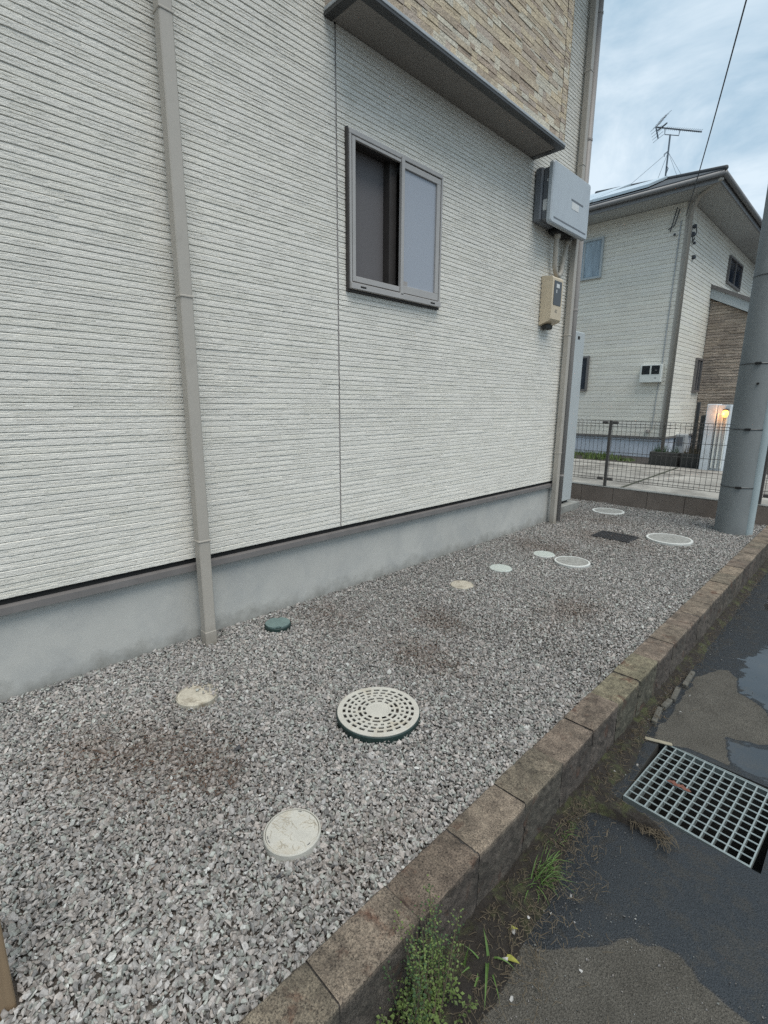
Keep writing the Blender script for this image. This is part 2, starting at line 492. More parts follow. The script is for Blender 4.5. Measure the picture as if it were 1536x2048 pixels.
def vnoise(x, y, s, seed=0):
    """smooth value noise, numpy"""
    rg = np.random.default_rng(seed)
    T_ = rg.random((256, 256))
    x = np.asarray(x) * s + 37.3; y = np.asarray(y) * s + 91.7
    xi = np.floor(x).astype(int); yi = np.floor(y).astype(int)
    fx = x - xi; fy = y - yi
    fx = fx * fx * (3 - 2 * fx); fy = fy * fy * (3 - 2 * fy)
    g = lambda a, b: T_[a % 256, b % 256]
    return (g(xi, yi) * (1 - fx) + g(xi + 1, yi) * fx) * (1 - fy) + (g(xi, yi + 1) * (1 - fx) + g(xi + 1, yi + 1) * fx) * fy
# ------------------------------------------------------------------ stacked courses (siding, stone cladding)
def courses(u0, u1, v0, v1, pitch, step, dep, seg, place, tints, split=0.35, jitter=0.0015, rng=None, holes=(), pvar=0.0, gap=0.004, zj=0.0003, endgap=0.0008, tv=0.07, bev=0.0012):
    """horizontal courses cut into blocks that stand proud by different amounts.
    place(U,V,Nn) -> world xyz arrays.  returns verts, faces, tint"""
    rng = rng or RNG
    VV = []; FF = []; TT = []
    base = 0
    v = v0
    while v < v1 - 1e-6:
        p = pitch * (1 + pvar * rng.uniform(-1, 1))
        p = min(p, v1 - v)
        if v1 - (v + p) < pitch * 0.3: p = v1 - v
        us = [u0]; segid = [0]; su = u0; k = 0
        L_ = []
        while su < u1:
            e = min(u1, su + rng.uniform(*seg))
            if u1 - e < seg[0] * 0.3: e = u1
            L_.append((su, e)); su = e
        U = []; A = []; B = []; Sp = []; C = []
        for (a, b_) in L_:
            nn = max(2, int((b_ - a) / step) + 1)
            uu = np.linspace(a + endgap, b_ - endgap, nn)
            pa = rng.uniform(*dep); sp = rng.random() < split
            pb = pa - rng.uniform(-0.0003, 0.0018) if tv < 0.05 else pa + rng.uniform(-0.0003, 0.0003)
            U.append(uu); A.append(np.full(nn, pa)); B.append(np.full(nn, pb)); Sp.append(np.full(nn, 1.0 if sp else 0.0))
            C.append(np.tile(np.array(tints[rng.integers(len(tints))]) * rng.uniform(1 - tv, 1 + tv), (nn, 1)))
        U = np.concatenate(U); A = np.concatenate(A); B = np.concatenate(B); Sp = np.concatenate(Sp); C = np.concatenate(C)
        n = len(U)
        j = lambda sc=1.0: rng.normal(0, jitter * sc, n)
        g = gap
        mid = 0.5 + 0.12 * np.sin(v * 91.0)
        z_ = lambda: np.clip(rng.normal(0, zj, n), -0.0012, 0.0012)
        # a ragged half-course chip runs along part of the face
        chip = np.where(vnoise(U, np.full(n, v * 1.37), 11.0, 3) > 0.46, 1.0, 0.0) * Sp
        m0 = p * (0.46 + 0.16 * vnoise(U, np.full(n, v * 3), 14.0, 6))
        rows = [
            (np.full(n, v), np.zeros(n)),
            (np.full(n, v + g * 0.88), np.zeros(n)),
            (v + g + z_(), np.maximum(A + j(), .001)),
            (v + m0 - 0.0010, np.maximum(A + j(), .001)),
            (v + m0, np.maximum(A - 0.0034 * chip, 0.0005)),
            (v + m0 + 0.0016, np.maximum(A - 0.0034 * chip, 0.0005)),
            (v + m0 + 0.0030, np.maximum(B - 0.0004 * chip + j(), .001)),
            (np.full(n, v + p - bev) + z_(), np.maximum(B + j(), .001)),
            (np.full(n, v + p - 0.0004), np.maximum(B - bev * 0.9, .0006)),
        ]
        for rv, rn in rows:
            VV.append(place(U, rv, rn)); TT.append(C)
        m_ = len(rows)
        ar = np.arange(n - 1)
        cu = (U[1:] + U[:-1]) / 2
        keep = np.ones(n - 1, bool)
        for (ha, hb, hc, hd) in holes:
            if v + p > hc and v < hd:
                keep &= ~((cu > ha) & (cu < hb))
        ar = ar[keep]
        for k in range(m_ - 1):
            FF.append(np.stack([base + k * n + ar, base + k * n + ar + 1, base + (k + 1) * n + ar + 1, base + (k + 1) * n + ar], 1))
        FF.append(np.stack([base + (m_ - 1) * n + ar, base + (m_ - 1) * n + ar + 1, base + m_ * n + ar + 1, base + m_ * n + ar], 1)) # to closing row
        VV.append(place(U, np.full(n, v + p), np.zeros(n))); TT.append(C)
        base += (m_ + 1) * n
        v += p
    return np.concatenate(VV), np.concatenate(FF), np.concatenate(TT)

# ================================================================== THE HOUSE
HY0, HY1 = -2.2, 6.2       # street wall runs along y
SX = 0.018                 # siding back plane
house = empty('house', (-3.0, 2.0, 0.0), 'cream siding house filling the left, with a stone-clad bay above a small window', 'house')

Wx0, Wx1 = 2.545, 3.565    # window y range
Wz0, Wz1 = 2.31, 3.33
BAY0, BAY1, BAYX, BAYZ = 2.37, 5.03, 0.347, 3.895

def pl_street(U, V, Nn):
    return np.stack([SX + Nn, U, V], 1)
T_SID = [(1, 1, 1), (0.99, 0.99, 0.98), (1.01, 1.01, 1.01)]
hol = [(Wx0, Wx1, Wz0, Wz1)]
v1_, f1_, t1_ = courses(HY0, 2.452, 0.545, 6.3, 0.0350, 0.022, (0.0056, 0.0080), (0.06, 0.45), pl_street, T_SID, split=0.8, jitter=0.00022, gap=0.0041, zj=0.0008, tv=0.015, bev=0.0042)
v2_, f2_, t2_ = courses(2.463, HY1 - 0.01, 0.545, 6.3, 0.0350, 0.022, (0.0056, 0.0080), (0.06, 0.45), pl_street, T_SID, split=0.8, jitter=0.00022, gap=0.0041, zj=0.0008, tv=0.015, bev=0.0042, holes=hol)
obj('siding_wall', np.concatenate([v1_, v2_]), np.concatenate([f1_, f2_ + len(v1_)]), 'siding', house, tint=np.concatenate([t1_, t2_]))
# end wall of the house, facing the neighbour (+y)
def pl_end(U, V, Nn):
    return np.stack([-U, HY1 + Nn, V], 1)
v_, f_, t_ = courses(-SX, 7.0, 0.54, 6.3, 0.0345, 0.06, (0.004, 0.0115), (0.2, 0.8), pl_end, T_SID, split=0.3)
obj('siding_wall', v_, f_[:, ::-1].copy(), 'siding', house, tint=t_)
MB().box(-7.0, -0.1, HY0 - 1.0, HY1 - 0.02, 0.5, 6.3).build('wall_core', 'black', house)
MB().box(0.0, 0.022, 2.4535, 2.4615, 0.545, BAYZ).build('sealant_joint', 'spout_dark', house)
MB().box(-7.0, 0.0, HY0 - 1.0, HY1 - 0.002, -0.4, 0.497, 0.004).build('foundation', 'foundation', house)
# base flashing: sloped drip ledge
fl = MB()
for (ax, prof) in ((0, None),):
    pr = [(0.0, 0.5165), (0.02, 0.5145), (0.044, 0.508), (0.047, 0.4725), (0.0425, 0.4725), (0.0405, 0.496), (0.0, 0.4975)]
    n_ = len(pr)
    vs = [(x, HY0, z) for x, z in pr] + [(x, HY1 + 0.035, z) for x, z in pr]
    fs = [(k, (k + 1) % n_, n_ + (k + 1) % n_, n_ + k) for k in range(n_)] + [tuple(range(n_)), tuple(range(2 * n_ - 1, n_ - 1, -1))]
    fl.add(vs, fs)
fl.box(-7.0, -0.001, HY1, HY1 + 0.042, 0.4755, 0.53)
fl.build('base_flashing', 'bronze', house)
# upper eave and flat roof slab, beyond the top of the photograph
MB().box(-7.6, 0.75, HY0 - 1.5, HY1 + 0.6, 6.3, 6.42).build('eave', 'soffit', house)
rb = MB()
rb.add([(-7.6, HY0 - 1.5, 6.42), (0.75, HY0 - 1.5, 6.42), (0.75, HY1 + 0.6, 6.42), (-7.6, HY1 + 0.6, 6.42), (-3.4, HY0 + 2, 7.9), (-3.4, HY1 - 3, 7.9)],
       [(0, 1, 4), (1, 2, 5, 4), (2, 3, 5), (3, 0, 4, 5)])
rb.build('roof', 'roof', house)
# corner trim of the house
MB().box(-0.05, 0.035, HY1 - 0.012, HY1 + 0.035, 0.54, 6.3, 0.004).build('corner_trim', 'spout_dark', house)

MB().box(0.0, 0.012, HY0, HY1 - 0.003, 0.517, 0.5445).build('vent_gap', 'black', house)
# bay with stone cladding
bay = MB()
bay.box(0.02, BAYX - 0.012, BAY0 + 0.012, BAY1 - 0.012, BAYZ + 0.045, 6.3)
bayo = bay.build('bay', 'black', house)
STN = [(0.60, 0.51, 0.38), (0.63, 0.54, 0.40), (0.50, 0.42, 0.33), (0.66, 0.57, 0.43), (0.45, 0.37, 0.30), (0.54, 0.47, 0.39), (0.68, 0.64, 0.54), (0.50, 0.43, 0.37), (0.58, 0.50, 0.39), (0.62, 0.59, 0.51)]
def pl_bayf(U, V, Nn): return np.stack([BAYX - 0.012 + Nn, U, V], 1)
def pl_bayl(U, V, Nn): return np.stack([BAYX - 0.012 - U, np.full_like(U, BAY0 + 0.012) - Nn, V], 1)
def pl_bayr(U, V, Nn): return np.stack([0.02 + U, np.full_like(U, BAY1 - 0.012) + Nn, V], 1)
rg_ = np.random.default_rng(5)
a1, b1, c1 = courses(BAY0 + 0.012, BAY1 - 0.115, BAYZ + 0.045, 6.3, 0.041, 0.03, (0.005, 0.011), (0.05, 0.26), pl_bayf, STN, 0.3, 0.0002, rg_, pvar=0.5, gap=0.0034, endgap=0.0016)
a2, b2, c2 = courses(BAY1 - 0.108, BAY1 - 0.002, BAYZ + 0.045, 6.3, 0.040, 0.03, (0.005, 0.0085), (0.05, 0.12), pl_bayf, STN, 0.3, 0.0002, rg_, pvar=0.5, gap=0.0034, endgap=0.0016)
a3, b3, c3 = courses(0.0, BAYX - 0.02, BAYZ + 0.045, 6.3, 0.040, 0.03, (0.005, 0.0085), (0.08, 0.3), pl_bayl, STN, 0.3, 0.0002, rg_, pvar=0.5, gap=0.0034, endgap=0.0016)
a4, b4, c4 = courses(0.0, BAYX - 0.02, BAYZ + 0.045, 6.3, 0.040, 0.03, (0.005, 0.0085), (0.08, 0.3), pl_bayr, STN, 0.3, 0.0002, rg_, pvar=0.5, gap=0.0034, endgap=0.0016)
o1 = len(a1); o2 = o1 + len(a2); o3 = o2 + len(a3)
obj('stone_cladding', np.concatenate([a1, a2, a3, a4]), np.concatenate([b1, b2 + o1, b3 + o2, b4 + o3]), 'stone', bayo, tint=np.concatenate([c1, c2, c3, c4]))
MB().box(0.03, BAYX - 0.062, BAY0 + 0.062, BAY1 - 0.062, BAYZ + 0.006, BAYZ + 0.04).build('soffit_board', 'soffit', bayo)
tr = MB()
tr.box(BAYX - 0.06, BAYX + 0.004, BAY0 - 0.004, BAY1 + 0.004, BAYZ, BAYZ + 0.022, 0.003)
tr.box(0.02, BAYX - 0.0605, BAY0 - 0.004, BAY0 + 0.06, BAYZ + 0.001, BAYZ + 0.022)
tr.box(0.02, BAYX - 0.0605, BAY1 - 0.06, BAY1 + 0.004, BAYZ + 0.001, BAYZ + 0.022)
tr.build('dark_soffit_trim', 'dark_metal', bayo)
MB().box(0.03, BAYX + 0.008, BAY0 - 0.008, BAY1 + 0.008, BAYZ + 0.0225, BAYZ + 0.0445, 0.003).build('drip_edge', 'drip', bayo)

# window
win = MB()
X0, X1 = 0.0, 0.062
d = 0.045
win.box(X0, X1, Wx0, Wx1, Wz1 - 0.032, Wz1, 0.003)
win.box(X0, X1 + 0.012, Wx0, Wx1, Wz0, Wz0 + 0.042, 0.003)
win.box(X0, X1, Wx0, Wx0 + 0.018, Wz0 + 0.0425, Wz1 - 0.0325, 0.002)
win.box(X0, X1, Wx1 - 0.018, Wx1, Wz0 + 0.0425, Wz1 - 0.0325, 0.002)
wf = win.build('window', 'alu', house, label='grey brown sliding window with frosted glass')
MB().box(0.019, 0.05, Wx0 - 0.013, Wx0 - 0.0005, Wz0, Wz1 + 0.008).box(0.019, 0.045, Wx0 - 0.013, Wx1 + 0.01, Wz0 - 0.014, Wz0 - 0.0005).build('shadow_gap_strip', 'alu_dark', wf)  # dark-coloured strips stand in for the shade in the gap round the frame
mu = MB()
ym = 3.075
mu.box(0.045, 0.074, ym - 0.017, ym + 0.017, Wz0 + 0.03, Wz1 - 0.018, 0.003).build('mullion', 'alu', wf)
# right sash
sa = MB()
ys, ye, zs, ze = ym + 0.018, Wx1 - 0.023, Wz0 + 0.052, Wz1 - 0.04
sa.box(0.03, 0.057, ys, ye, ze - 0.042, ze, 0.002)
sa.box(0.03, 0.057, ys, ye, zs, zs + 0.055, 0.002)
sa.box(0.03, 0.057, ye - 0.045, ye, zs + 0.0555, ze - 0.0425, 0.002)
so = sa.build('sash', 'alu', wf)
MB().box(0.036, 0.042, ys, ye - 0.0455, zs + 0.0555, ze - 0.0425).build('glass_pane', 'frost', wf)
MB().box(0.0421, 0.0428, ys + 0.006, ys + 0.075, zs + 0.062, zs + 0.092).build('sticker', 'spout_dark', wf)
# left insect screen frame and recessed inner sash
sf = MB()
ys2, ye2 = Wx0 + 0.022, ym - 0.018
sf.box(0.044, 0.064, ys2, ys2 + 0.03, zs, ze, 0.002)
sf.box(0.044, 0.064, ys2 + 0.0305, ye2, zs, zs + 0.038, 0.002)
sf.box(0.044, 0.064, ys2 + 0.0305, ye2, ze - 0.02, ze, 0.002)
sf.build('screen_frame', 'alu', wf)
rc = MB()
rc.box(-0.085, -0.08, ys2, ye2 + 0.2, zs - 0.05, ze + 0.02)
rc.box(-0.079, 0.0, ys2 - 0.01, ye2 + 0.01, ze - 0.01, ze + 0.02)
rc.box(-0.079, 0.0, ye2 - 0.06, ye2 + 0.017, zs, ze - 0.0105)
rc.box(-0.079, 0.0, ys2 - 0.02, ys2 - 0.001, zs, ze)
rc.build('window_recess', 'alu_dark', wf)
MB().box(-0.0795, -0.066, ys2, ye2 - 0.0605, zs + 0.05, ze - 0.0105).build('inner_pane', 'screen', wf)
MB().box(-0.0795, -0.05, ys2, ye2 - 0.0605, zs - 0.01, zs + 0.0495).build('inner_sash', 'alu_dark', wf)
for yy in (Wx0 + 0.115, Wx1 - 0.11):
    MB().box(0.0741, 0.0748, yy - 0.028, yy + 0.028, Wz0 + 0.014, Wz0 + 0.026).build('drain_slot', 'black', wf)

# main downspout: square section with chamfers, sockets, brackets
def spout(name, x0, x1, y0, y1, z0, z1, bands, mname, parent, cch=0.006):
    o = MB().box(x0, x1, y0, y1, z0, z1, cch).build(name, mname, parent)
    for z in bands:
        bk = MB()
        bk.box(x0 - 0.004, x1 + 0.004, y0 - 0.004, y1 + 0.004, z, z + 0.012, 0.003)
        bk.box(SX, x0 - 0.0035, (y0 + y1) / 2 - 0.008, (y0 + y1) / 2 + 0.008, z + 0.001, z + 0.011)
        bk.build('bracket', mname, o)
    return o
sp = spout('downspout', 0.062, 0.132, 1.255, 1.325, -0.03, 6.28, (0.665, 2.06, 3.38, 4.8), 'spout', house)
MB().box(0.0595, 0.1345, 1.2525, 1.3275, -0.03, 0.083, 0.006).build('pipe_socket', 'spout', sp)
spout('downspout', 0.05, 0.115, 5.93, 5.995, -0.03, 6.28, (0.9, 2.3, 4.1, 5.0), 'spout', house)
sq = MB().tube([(0.065, 6.115, -0.03), (0.065, 6.115, 6.28)], 0.042, 16).build('downspout', 'spout_dark', house, smooth=True)
for z in (0.6, 2.6, 4.4, 5.6):
    MB().tube([(0.065, 6.115, z), (0.065, 6.115, z + 0.02)], 0.047, 16).build('bracket', 'spout_dark', sq)
MB().box(0.022, 0.034, 6.02, 6.035, 0.55, 3.2, 0.002).build('cable_cover', 'drip', house)

# ------------------------------------------------------------------ solar inverter cabinet
iv = empty('inverter_cabinet', (0.03, 5.5, 3.3), 'pale grey solar inverter box high on the siding, just under the bay corner', 'inverter')
iy0, iy1 = 5.07, 5.93
MB().box(0.03, 0.115, iy0, iy1 - 0.02, 3.335, 3.83, 0.014).build('back_box', 'cabinet_dark', iv)
MB().box(0.1155, 0.185, iy0 + 0.025, iy1 - 0.04, 3.345, 3.82, 0.006).build('side_duct', 'cabinet_dark', iv)
fc = MB()
# front cover: rounded rectangle plate with soft edge
def rrect(y0, y1, z0, z1, rr, n=6):
    P = []
    for cy, cz, a in ((y1 - rr, z0 + rr, -90), (y1 - rr, z1 - rr, 0), (y0 + rr, z1 - rr, 90), (y0 + rr, z0 + rr, 180)):
        for k in range(n + 1):
            t_ = R(a + 90 * k / n)
            P.append((cy + rr * math.cos(t_), cz + rr * math.sin(t_)))
    return P
def plate(mb, x0, x1, y0, y1, z0, z1, rr, ch=0.008):
    P0 = rrect(y0, y1, z0, z1, rr); P1 = rrect(y0 + ch, y1 - ch, z0 + ch, z1 - ch, max(rr - ch, 0.002))
    n = len(P0)
    vs = [(x0, a, c) for a, c in P0] + [(x1 - ch, a, c) for a, c in P0] + [(x1, a, c) for a, c in P1]
    fs = [tuple(range(n - 1, -1, -1)), tuple(range(2 * n, 3 * n))]
    for k in range(n):
        j = (k + 1) % n
        fs += [(k, j, n + j, n + k), (n + k, n + j, 2 * n + j, 2 * n + k)]
    mb.add(vs, fs)
plate(fc, 0.1855, 0.232, iy0, iy1, 3.30, 3.865, 0.035, 0.012)
fco = fc.build('front_cover', 'cabinet', iv)
# top visor flap edge, recess lines and window label
MB().box(0.2322, 0.2335, iy0 + 0.42, iy0 + 0.70, 3.60, 3.617).box(0.2322, 0.2335, iy0 + 0.06, iy1 - 0.05, 3.350, 3.364).build('recess_line', 'cabinet_dark', iv)
MB().box(0.2322, 0.234, iy0 + 0.44, iy0 + 0.60, 3.525, 3.592).build('label', 'label_white', iv)
MB().box(0.125, 0.170, iy0 + 0.0235, iy0 + 0.0248, 3.43, 3.53).build('label', 'label_white', iv)
MB().box(0.155, 0.168, iy0 + 0.0235, iy0 + 0.0248, 3.69, 3.715).build('screw_cap', 'label_white', iv)
MB().box(0.05, 0.17, iy0 + 0.30, iy0 + 0.62, 3.29, 3.334, 0.01).build('cable_gland_box', 'black', iv)

# conduit loop
cdt = empty('cable_conduit', (0.1, 5.4, 2.9), 'beige corrugated conduit looping in a U below the grey inverter box', 'conduit')
pts = []
for k in range(33):
    s_ = k / 32
    if s_ < 0.38:
        q = s_ / 0.38
        pts.append((0.12 - 0.03 * q, 5.46 + 0.04 * q - 0.01 * math.sin(q * 3.1), 3.31 - 0.27 * q))
    elif s_ < 0.66:
        q = (s_ - 0.38) / 0.28 * math.pi
        pts.append((0.09 - 0.01 * q, 5.50 + 0.115 * (1 - math.cos(q)), 3.04 - 0.13 * math.sin(q)))
    else:
        q = (s_ - 0.66) / 0.34
        pts.append((0.06 + 0.02 * q, 5.73 + 0.05 * q, 3.04 + 0.27 * q))
rr_ = [0.025 + 0.0015 * (k % 2) for k in range(33)]
MB().tube(pts, rr_, 10).build('conduit', 'conduit', cdt, smooth=True)
MB().tube([(0.12, 5.46, 3.25), (0.12, 5.46, 3.315)], 0.032, 12).build('coupling', 'conduit', cdt, smooth=True)
MB().tube([(0.08, 5.78, 3.26), (0.08, 5.78, 3.315)], 0.032, 12).build('coupling', 'conduit', cdt, smooth=True)

# ------------------------------------------------------------------ electricity meter box
me_ = empty('meter_box', (0.03, 5.45, 2.38), 'beige electricity meter box with a black viewing window, below the inverter', 'electricity meter')
my0, my1 = 5.345, 5.585
bx = MB()
vs = [(0.03, my0, 2.36), (0.15, my0, 2.40), (0.165, my0, 2.42), (0.165, my0, 2.835), (0.15, my0, 2.855), (0.03, my0, 2.87)]
vs2 = [(x, my1, z) for x, _, z in vs]
bx.add(vs + vs2, [(5, 4, 3, 2, 1, 0), tuple(range(6, 12))] + [(k, (k + 1) % 6, 6 + (k + 1) % 6, 6 + k) for k in range(6)])
bx.build('housing', 'meter_beige', me_)
pm = MB(); plate(pm, 0.1653, 0.1685, my0 + 0.035, my1 - 0.03, 2.565, 2.815, 0.012, 0.002)
pm.build('viewing_window', 'meter_glass', me_)
MB().box(0.1688, 0.1696, my0 + 0.085, my0 + 0.155, 2.745, 2.785).build('dial_label', 'label_white', me_)
MB().box(0.1688, 0.1696, my0 + 0.088, my0 + 0.104, 2.69, 2.725).build('dial_label', 'label_white', me_)
MB().box(0.04, 0.11, my0 + 0.05, my1 - 0.06, 2.325, 2.375, 0.01).build('cable_entry', 'planter', me_)
for k in range(9): MB().box(0.032, 0.040, my0 - 0.0012, my0 - 0.0002, 2.40 + k * 0.048, 2.414 + k * 0.048).build('vent_hole', 'ink', me_)
tcu = bpy.data.curves.new('marking', 'FONT')
tcu.body = 'A2'
tcu.size = 0.048
tcu.extrude = 0.0004
tmp_ = bpy.data.objects.new('tmp', tcu)
link(tmp_)
bpy.context.view_layer.update()
mk_me = bpy.data.meshes.new_from_object(tmp_)
bpy.data.objects.remove(tmp_)
mk_me.materials.clear()
mk_me.materials.append(MT['ink'])
to = bpy.data.objects.new('marking', mk_me)
to.matrix_world = Matrix(((0, 0, 1, 0.1658 - 0.03), (1, 0, 0, my0 + 0.085 - 5.45), (0, 1, 0, 2.49 - 2.38), (0, 0, 0, 1)))
link(to, me_)

# ------------------------------------------------------------------ hot water tank behind the corner
tk = empty('hot_water_tank', (-0.5, 6.9, 0.12), 'tall pale grey water heater cabinet standing just behind the house corner', 'water heater')
MB().box(-0.95, -0.175, 6.62, 7.02, 0.14, 2.46, 0.012).build('casing', 'tank', tk)
MB().box(-0.1748, -0.172, 6.80, 6.86, 2.36, 2.40).build('vent_slot', 'black', tk)
MB().box(-0.90, -0.22, 6.66, 7.0, 0.105, 0.139).build('feet', 'black', tk)
tag(MB().box(-1.15, -0.10, 6.40, 7.15, -0.1, 0.10, 0.006).build('concrete_pad', 'cap'), 'low concrete pad under the water heater at the house corner', 'concrete pad')

# ================================================================== KERB WALL (split concrete blocks)
KX0, KX1, KZ1, RZ = 2.072, 2.222, 0.03, -0.22
def kerb():
    V = []; F = []; T = []
    y = 0.6 - 12 * 0.3045
    kt = [(0.31, 0.25, 0.185), (0.29, 0.235, 0.175), (0.28, 0.235, 0.17), (0.33, 0.265, 0.19), (0.285, 0.225, 0.17)]
    rg = np.random.default_rng(3)
    while y < 7.8:
        y2 = min(y + 0.3045, 7.83)
        ny, nx, nz = 13, 8, 13
        c = np.array(kt[rg.integers(5)]) * rg.uniform(0.92, 1.08)
        if 2.4 < y < 2.9: c = np.array((0.30, 0.265, 0.175))
        if 0.8 < y < 1.1: c = np.array((0.25, 0.195, 0.145))
        ys_ = np.linspace(y + 0.0022, y2 - 0.0022, ny)
        dz = rg.uniform(-0.003, 0.003)
        # cross-section path: inner bottom -> inner top -> top -> outer top -> outer bottom
        path = [(KX0, -0.10), (KX0, KZ1 - 0.006), (KX0 + 0.006, KZ1)]
        path += [(KX0 + (KX1 - KX0) * k / nx, KZ1) for k in range(1, nx)]
        path += [(KX1 - 0.005, KZ1), (KX1, KZ1 - 0.005)]
        path += [(KX1, KZ1 - 0.005 - (KZ1 - RZ + 0.05) * k / nz) for k in range(1, nz + 1)]
        P = np.array(path)
        n = len(P); b0 = sum(len(a) for a in V)
        G = np.zeros((ny, n, 3))
        for i, yy in enumerate(ys_):
            e = 1.0 if (i == 0 or i == ny - 1) else 0.0
            dx = rg.normal(0, 0.0009, n); dzz = rg.normal(0, 0.0007, n)
            # split rock face on the road side
            rock = np.where(P[:, 1] < KZ1 - 0.01, rg.normal(0, 0.0013, n), 0)
            rock = np.where(P[:, 0] > KX0 + 0.1, rock, 0)
            inset = np.where(P[:, 1] > -0.09, 0.004 * e, 0)
            G[i, :, 0] = P[:, 0] + dx + rock - np.where(P[:, 0] > KX1 - 0.01, 0.005 * e, 0)
            G[i, :, 1] = yy
            G[i, :, 2] = P[:, 1] + dzz + dz - np.where(P[:, 1] > KZ1 - 0.008, 0.004 * e, 0)
        V.append(G.reshape(-1, 3))
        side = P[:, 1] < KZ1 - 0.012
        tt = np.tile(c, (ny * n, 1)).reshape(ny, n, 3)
        tt[:, side & (P[:, 0] > KX1 - 0.02)] *= np.array((0.52, 0.55, 0.60))     # road side tinted darker and cooler than the top
        T.append(tt.reshape(-1, 3))
        for i in range(ny - 1):
            for k in range(n - 1):
                a = b0 + i * n + k
                F.append((a, a + n, a + n + 1, a + 1))
        y = y2
    V = np.concatenate(V)
    k0 = len(V)
    # mortar core
    mv = [(KX0 + 0.004, -3.2, -0.15), (KX1 - 0.006, -3.2, -0.30), (KX1 - 0.006, 7.83, -0.30), (KX0 + 0.004, 7.83, -0.15),
          (KX0 + 0.004, -3.2, KZ1 - 0.006), (KX1 - 0.006, -3.2, KZ1 - 0.006), (KX1 - 0.006, 7.83, KZ1 - 0.006), (KX0 + 0.004, 7.83, KZ1 - 0.006)]
    V = np.concatenate([V, np.array(mv)])
    T.append(np.tile((0.09, 0.08, 0.07), (8, 1)))
    F += [tuple(k0 + i for i in q) for q in ((4, 5, 6, 7), (0, 1, 5, 4), (1, 2, 6, 5), (2, 3, 7, 6), (3, 0, 4, 7))]
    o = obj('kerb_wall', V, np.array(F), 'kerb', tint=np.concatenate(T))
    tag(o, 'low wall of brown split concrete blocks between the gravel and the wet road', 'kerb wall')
kerb()

# ================================================================== FAR BLOCK WALL + MESH FENCE
bw = empty('block_wall', (0.5, 7.91, 0.0), 'low brown block wall carrying the mesh fence behind the gravel', 'block wall')
wb = MB()
xw = -4.82
while xw < 3.9:
    x2 = min(xw + 0.493, 4.2)
    wb.box(xw + 0.003, x2 - 0.003, 7.85, 7.96, -0.4, 0.245, 0.004)
    xw = x2
wb.build('blocks', 'block', bw)
MB().box(-4.8, 4.19, 7.856, 7.954, -0.35, 0.239).build('mortar', 'soil', bw)
MB().box(-4.82, 4.2, 7.846, 7.965, 0.2465, 0.256, 0.002).build('wall_cap', 'cap', bw)

fn = empty('mesh_fence', (0.5, 7.9, 0.256), 'dark brown welded wire mesh fence on the low block wall', 'fence')
def fpost(x):
    o = MB().box(x - 0.02, x + 0.02, 7.882, 7.922, 0.25, 1.27, 0.004).build('post', 'fence', fn)
    for z in (0.375, 1.235):
        for s_ in (-1, 1):
            MB().box(x + s_ * 0.075 - 0.045, x + s_ * 0.075 + 0.045, 7.872, 7.898, z - 0.022, z + 0.022, 0.008).build('clamp', 'fence', o)
for x in (-2.02, -0.045, 1.93, 3.9): fpost(x)
for (xa, xb) in ((-4.0, -2.06), (-1.98, -0.085), (-0.005, 1.89), (1.97, 3.86)):
    wm = MB()
    k = 0
    x = xa
    while x < xb:
        wm.tube([(x, 7.893, 0.352), (x, 7.878, 0.385), (x, 7.893, 0.43), (x, 7.893, 1.18), (x, 7.878, 1.22), (x, 7.893, 1.262)], 0.0031, 5)
        x += 0.0655
    for z, yy in ((0.352, 7.895), (0.385, 7.880), (0.43, 7.895), (0.60, 7.897), (0.79, 7.897), (0.985, 7.897), (1.18, 7.895), (1.22, 7.880), (1.262, 7.895)):
        wm.tube([(xa - 0.02, yy, z), (xb + 0.02, yy, z)], 0.0040, 5)
    wm.build('wire_panel', 'fence', fn)

# ================================================================== UTILITY POLE
PC = Vector((1.80, 7.20, 0))
up_ = empty('utility_pole', PC, 'thick grey concrete utility pole with steel bands, standing in the gravel', 'utility pole')
MB().lathe(PC.x, PC.y, [(0.186, -0.1), (0.186, 0.0), (0.178, 2.0), (0.160, 9.0), (0, 9.0)], 40).build('pole_shaft', 'pole', up_, smooth=True)
ga = R(-16)
gx, gy = PC.x + 0.172 * math.cos(ga), PC.y + 0.172 * math.sin(ga)
gd = MB()
nseg = 10
rows_ = []
for z, k_ in ((-0.05, 1.0), (2.6, 0.985), (4.5, 0.97)):
    ring = []
    for k in range(nseg + 1):
        a = ga + R(-100 + 200 * k / nseg)
        ring.append((PC.x + (0.172 * k_) * math.cos(ga) + 0.052 * math.cos(a), PC.y + (0.172 * k_) * math.sin(ga) + 0.052 * math.sin(a), z))
    rows_.append(ring)
vs = sum(rows_, [])
fs = []
for i in range(2):
    for k in range(nseg):
        a = i * (nseg + 1) + k
        fs.append((a, a + 1, a + nseg + 2, a + nseg + 1))
fs.append(tuple(range(2 * (nseg + 1), 3 * (nseg + 1))))
gd.add(vs, fs)
gd.build('cable_guard', 'pole_light', up_, smooth=True)
for z in (0.56, 1.235, 1.965, 2.9):
    rb_ = 0.1885 - z * 0.004
    bo = MB().lathe(PC.x, PC.y, [(rb_, z - 0.007), (rb_ + 0.0018, z - 0.007), (rb_ + 0.0018, z + 0.007), (rb_, z + 0.007)], 40).build('steel_band', 'steel', up_, smooth=True)
    aa = R(-82)
    cx_, cy_ = PC.x + (rb_ + 0.006) * math.cos(aa), PC.y + (rb_ + 0.006) * math.sin(aa)
    MB().box(cx_ - 0.03, cx_ + 0.03, cy_ - 0.01, cy_ + 0.01, z - 0.013, z + 0.013, 0.004, rot=aa + math.pi / 2).build('buckle', 'black', bo)
aa = R(-74)
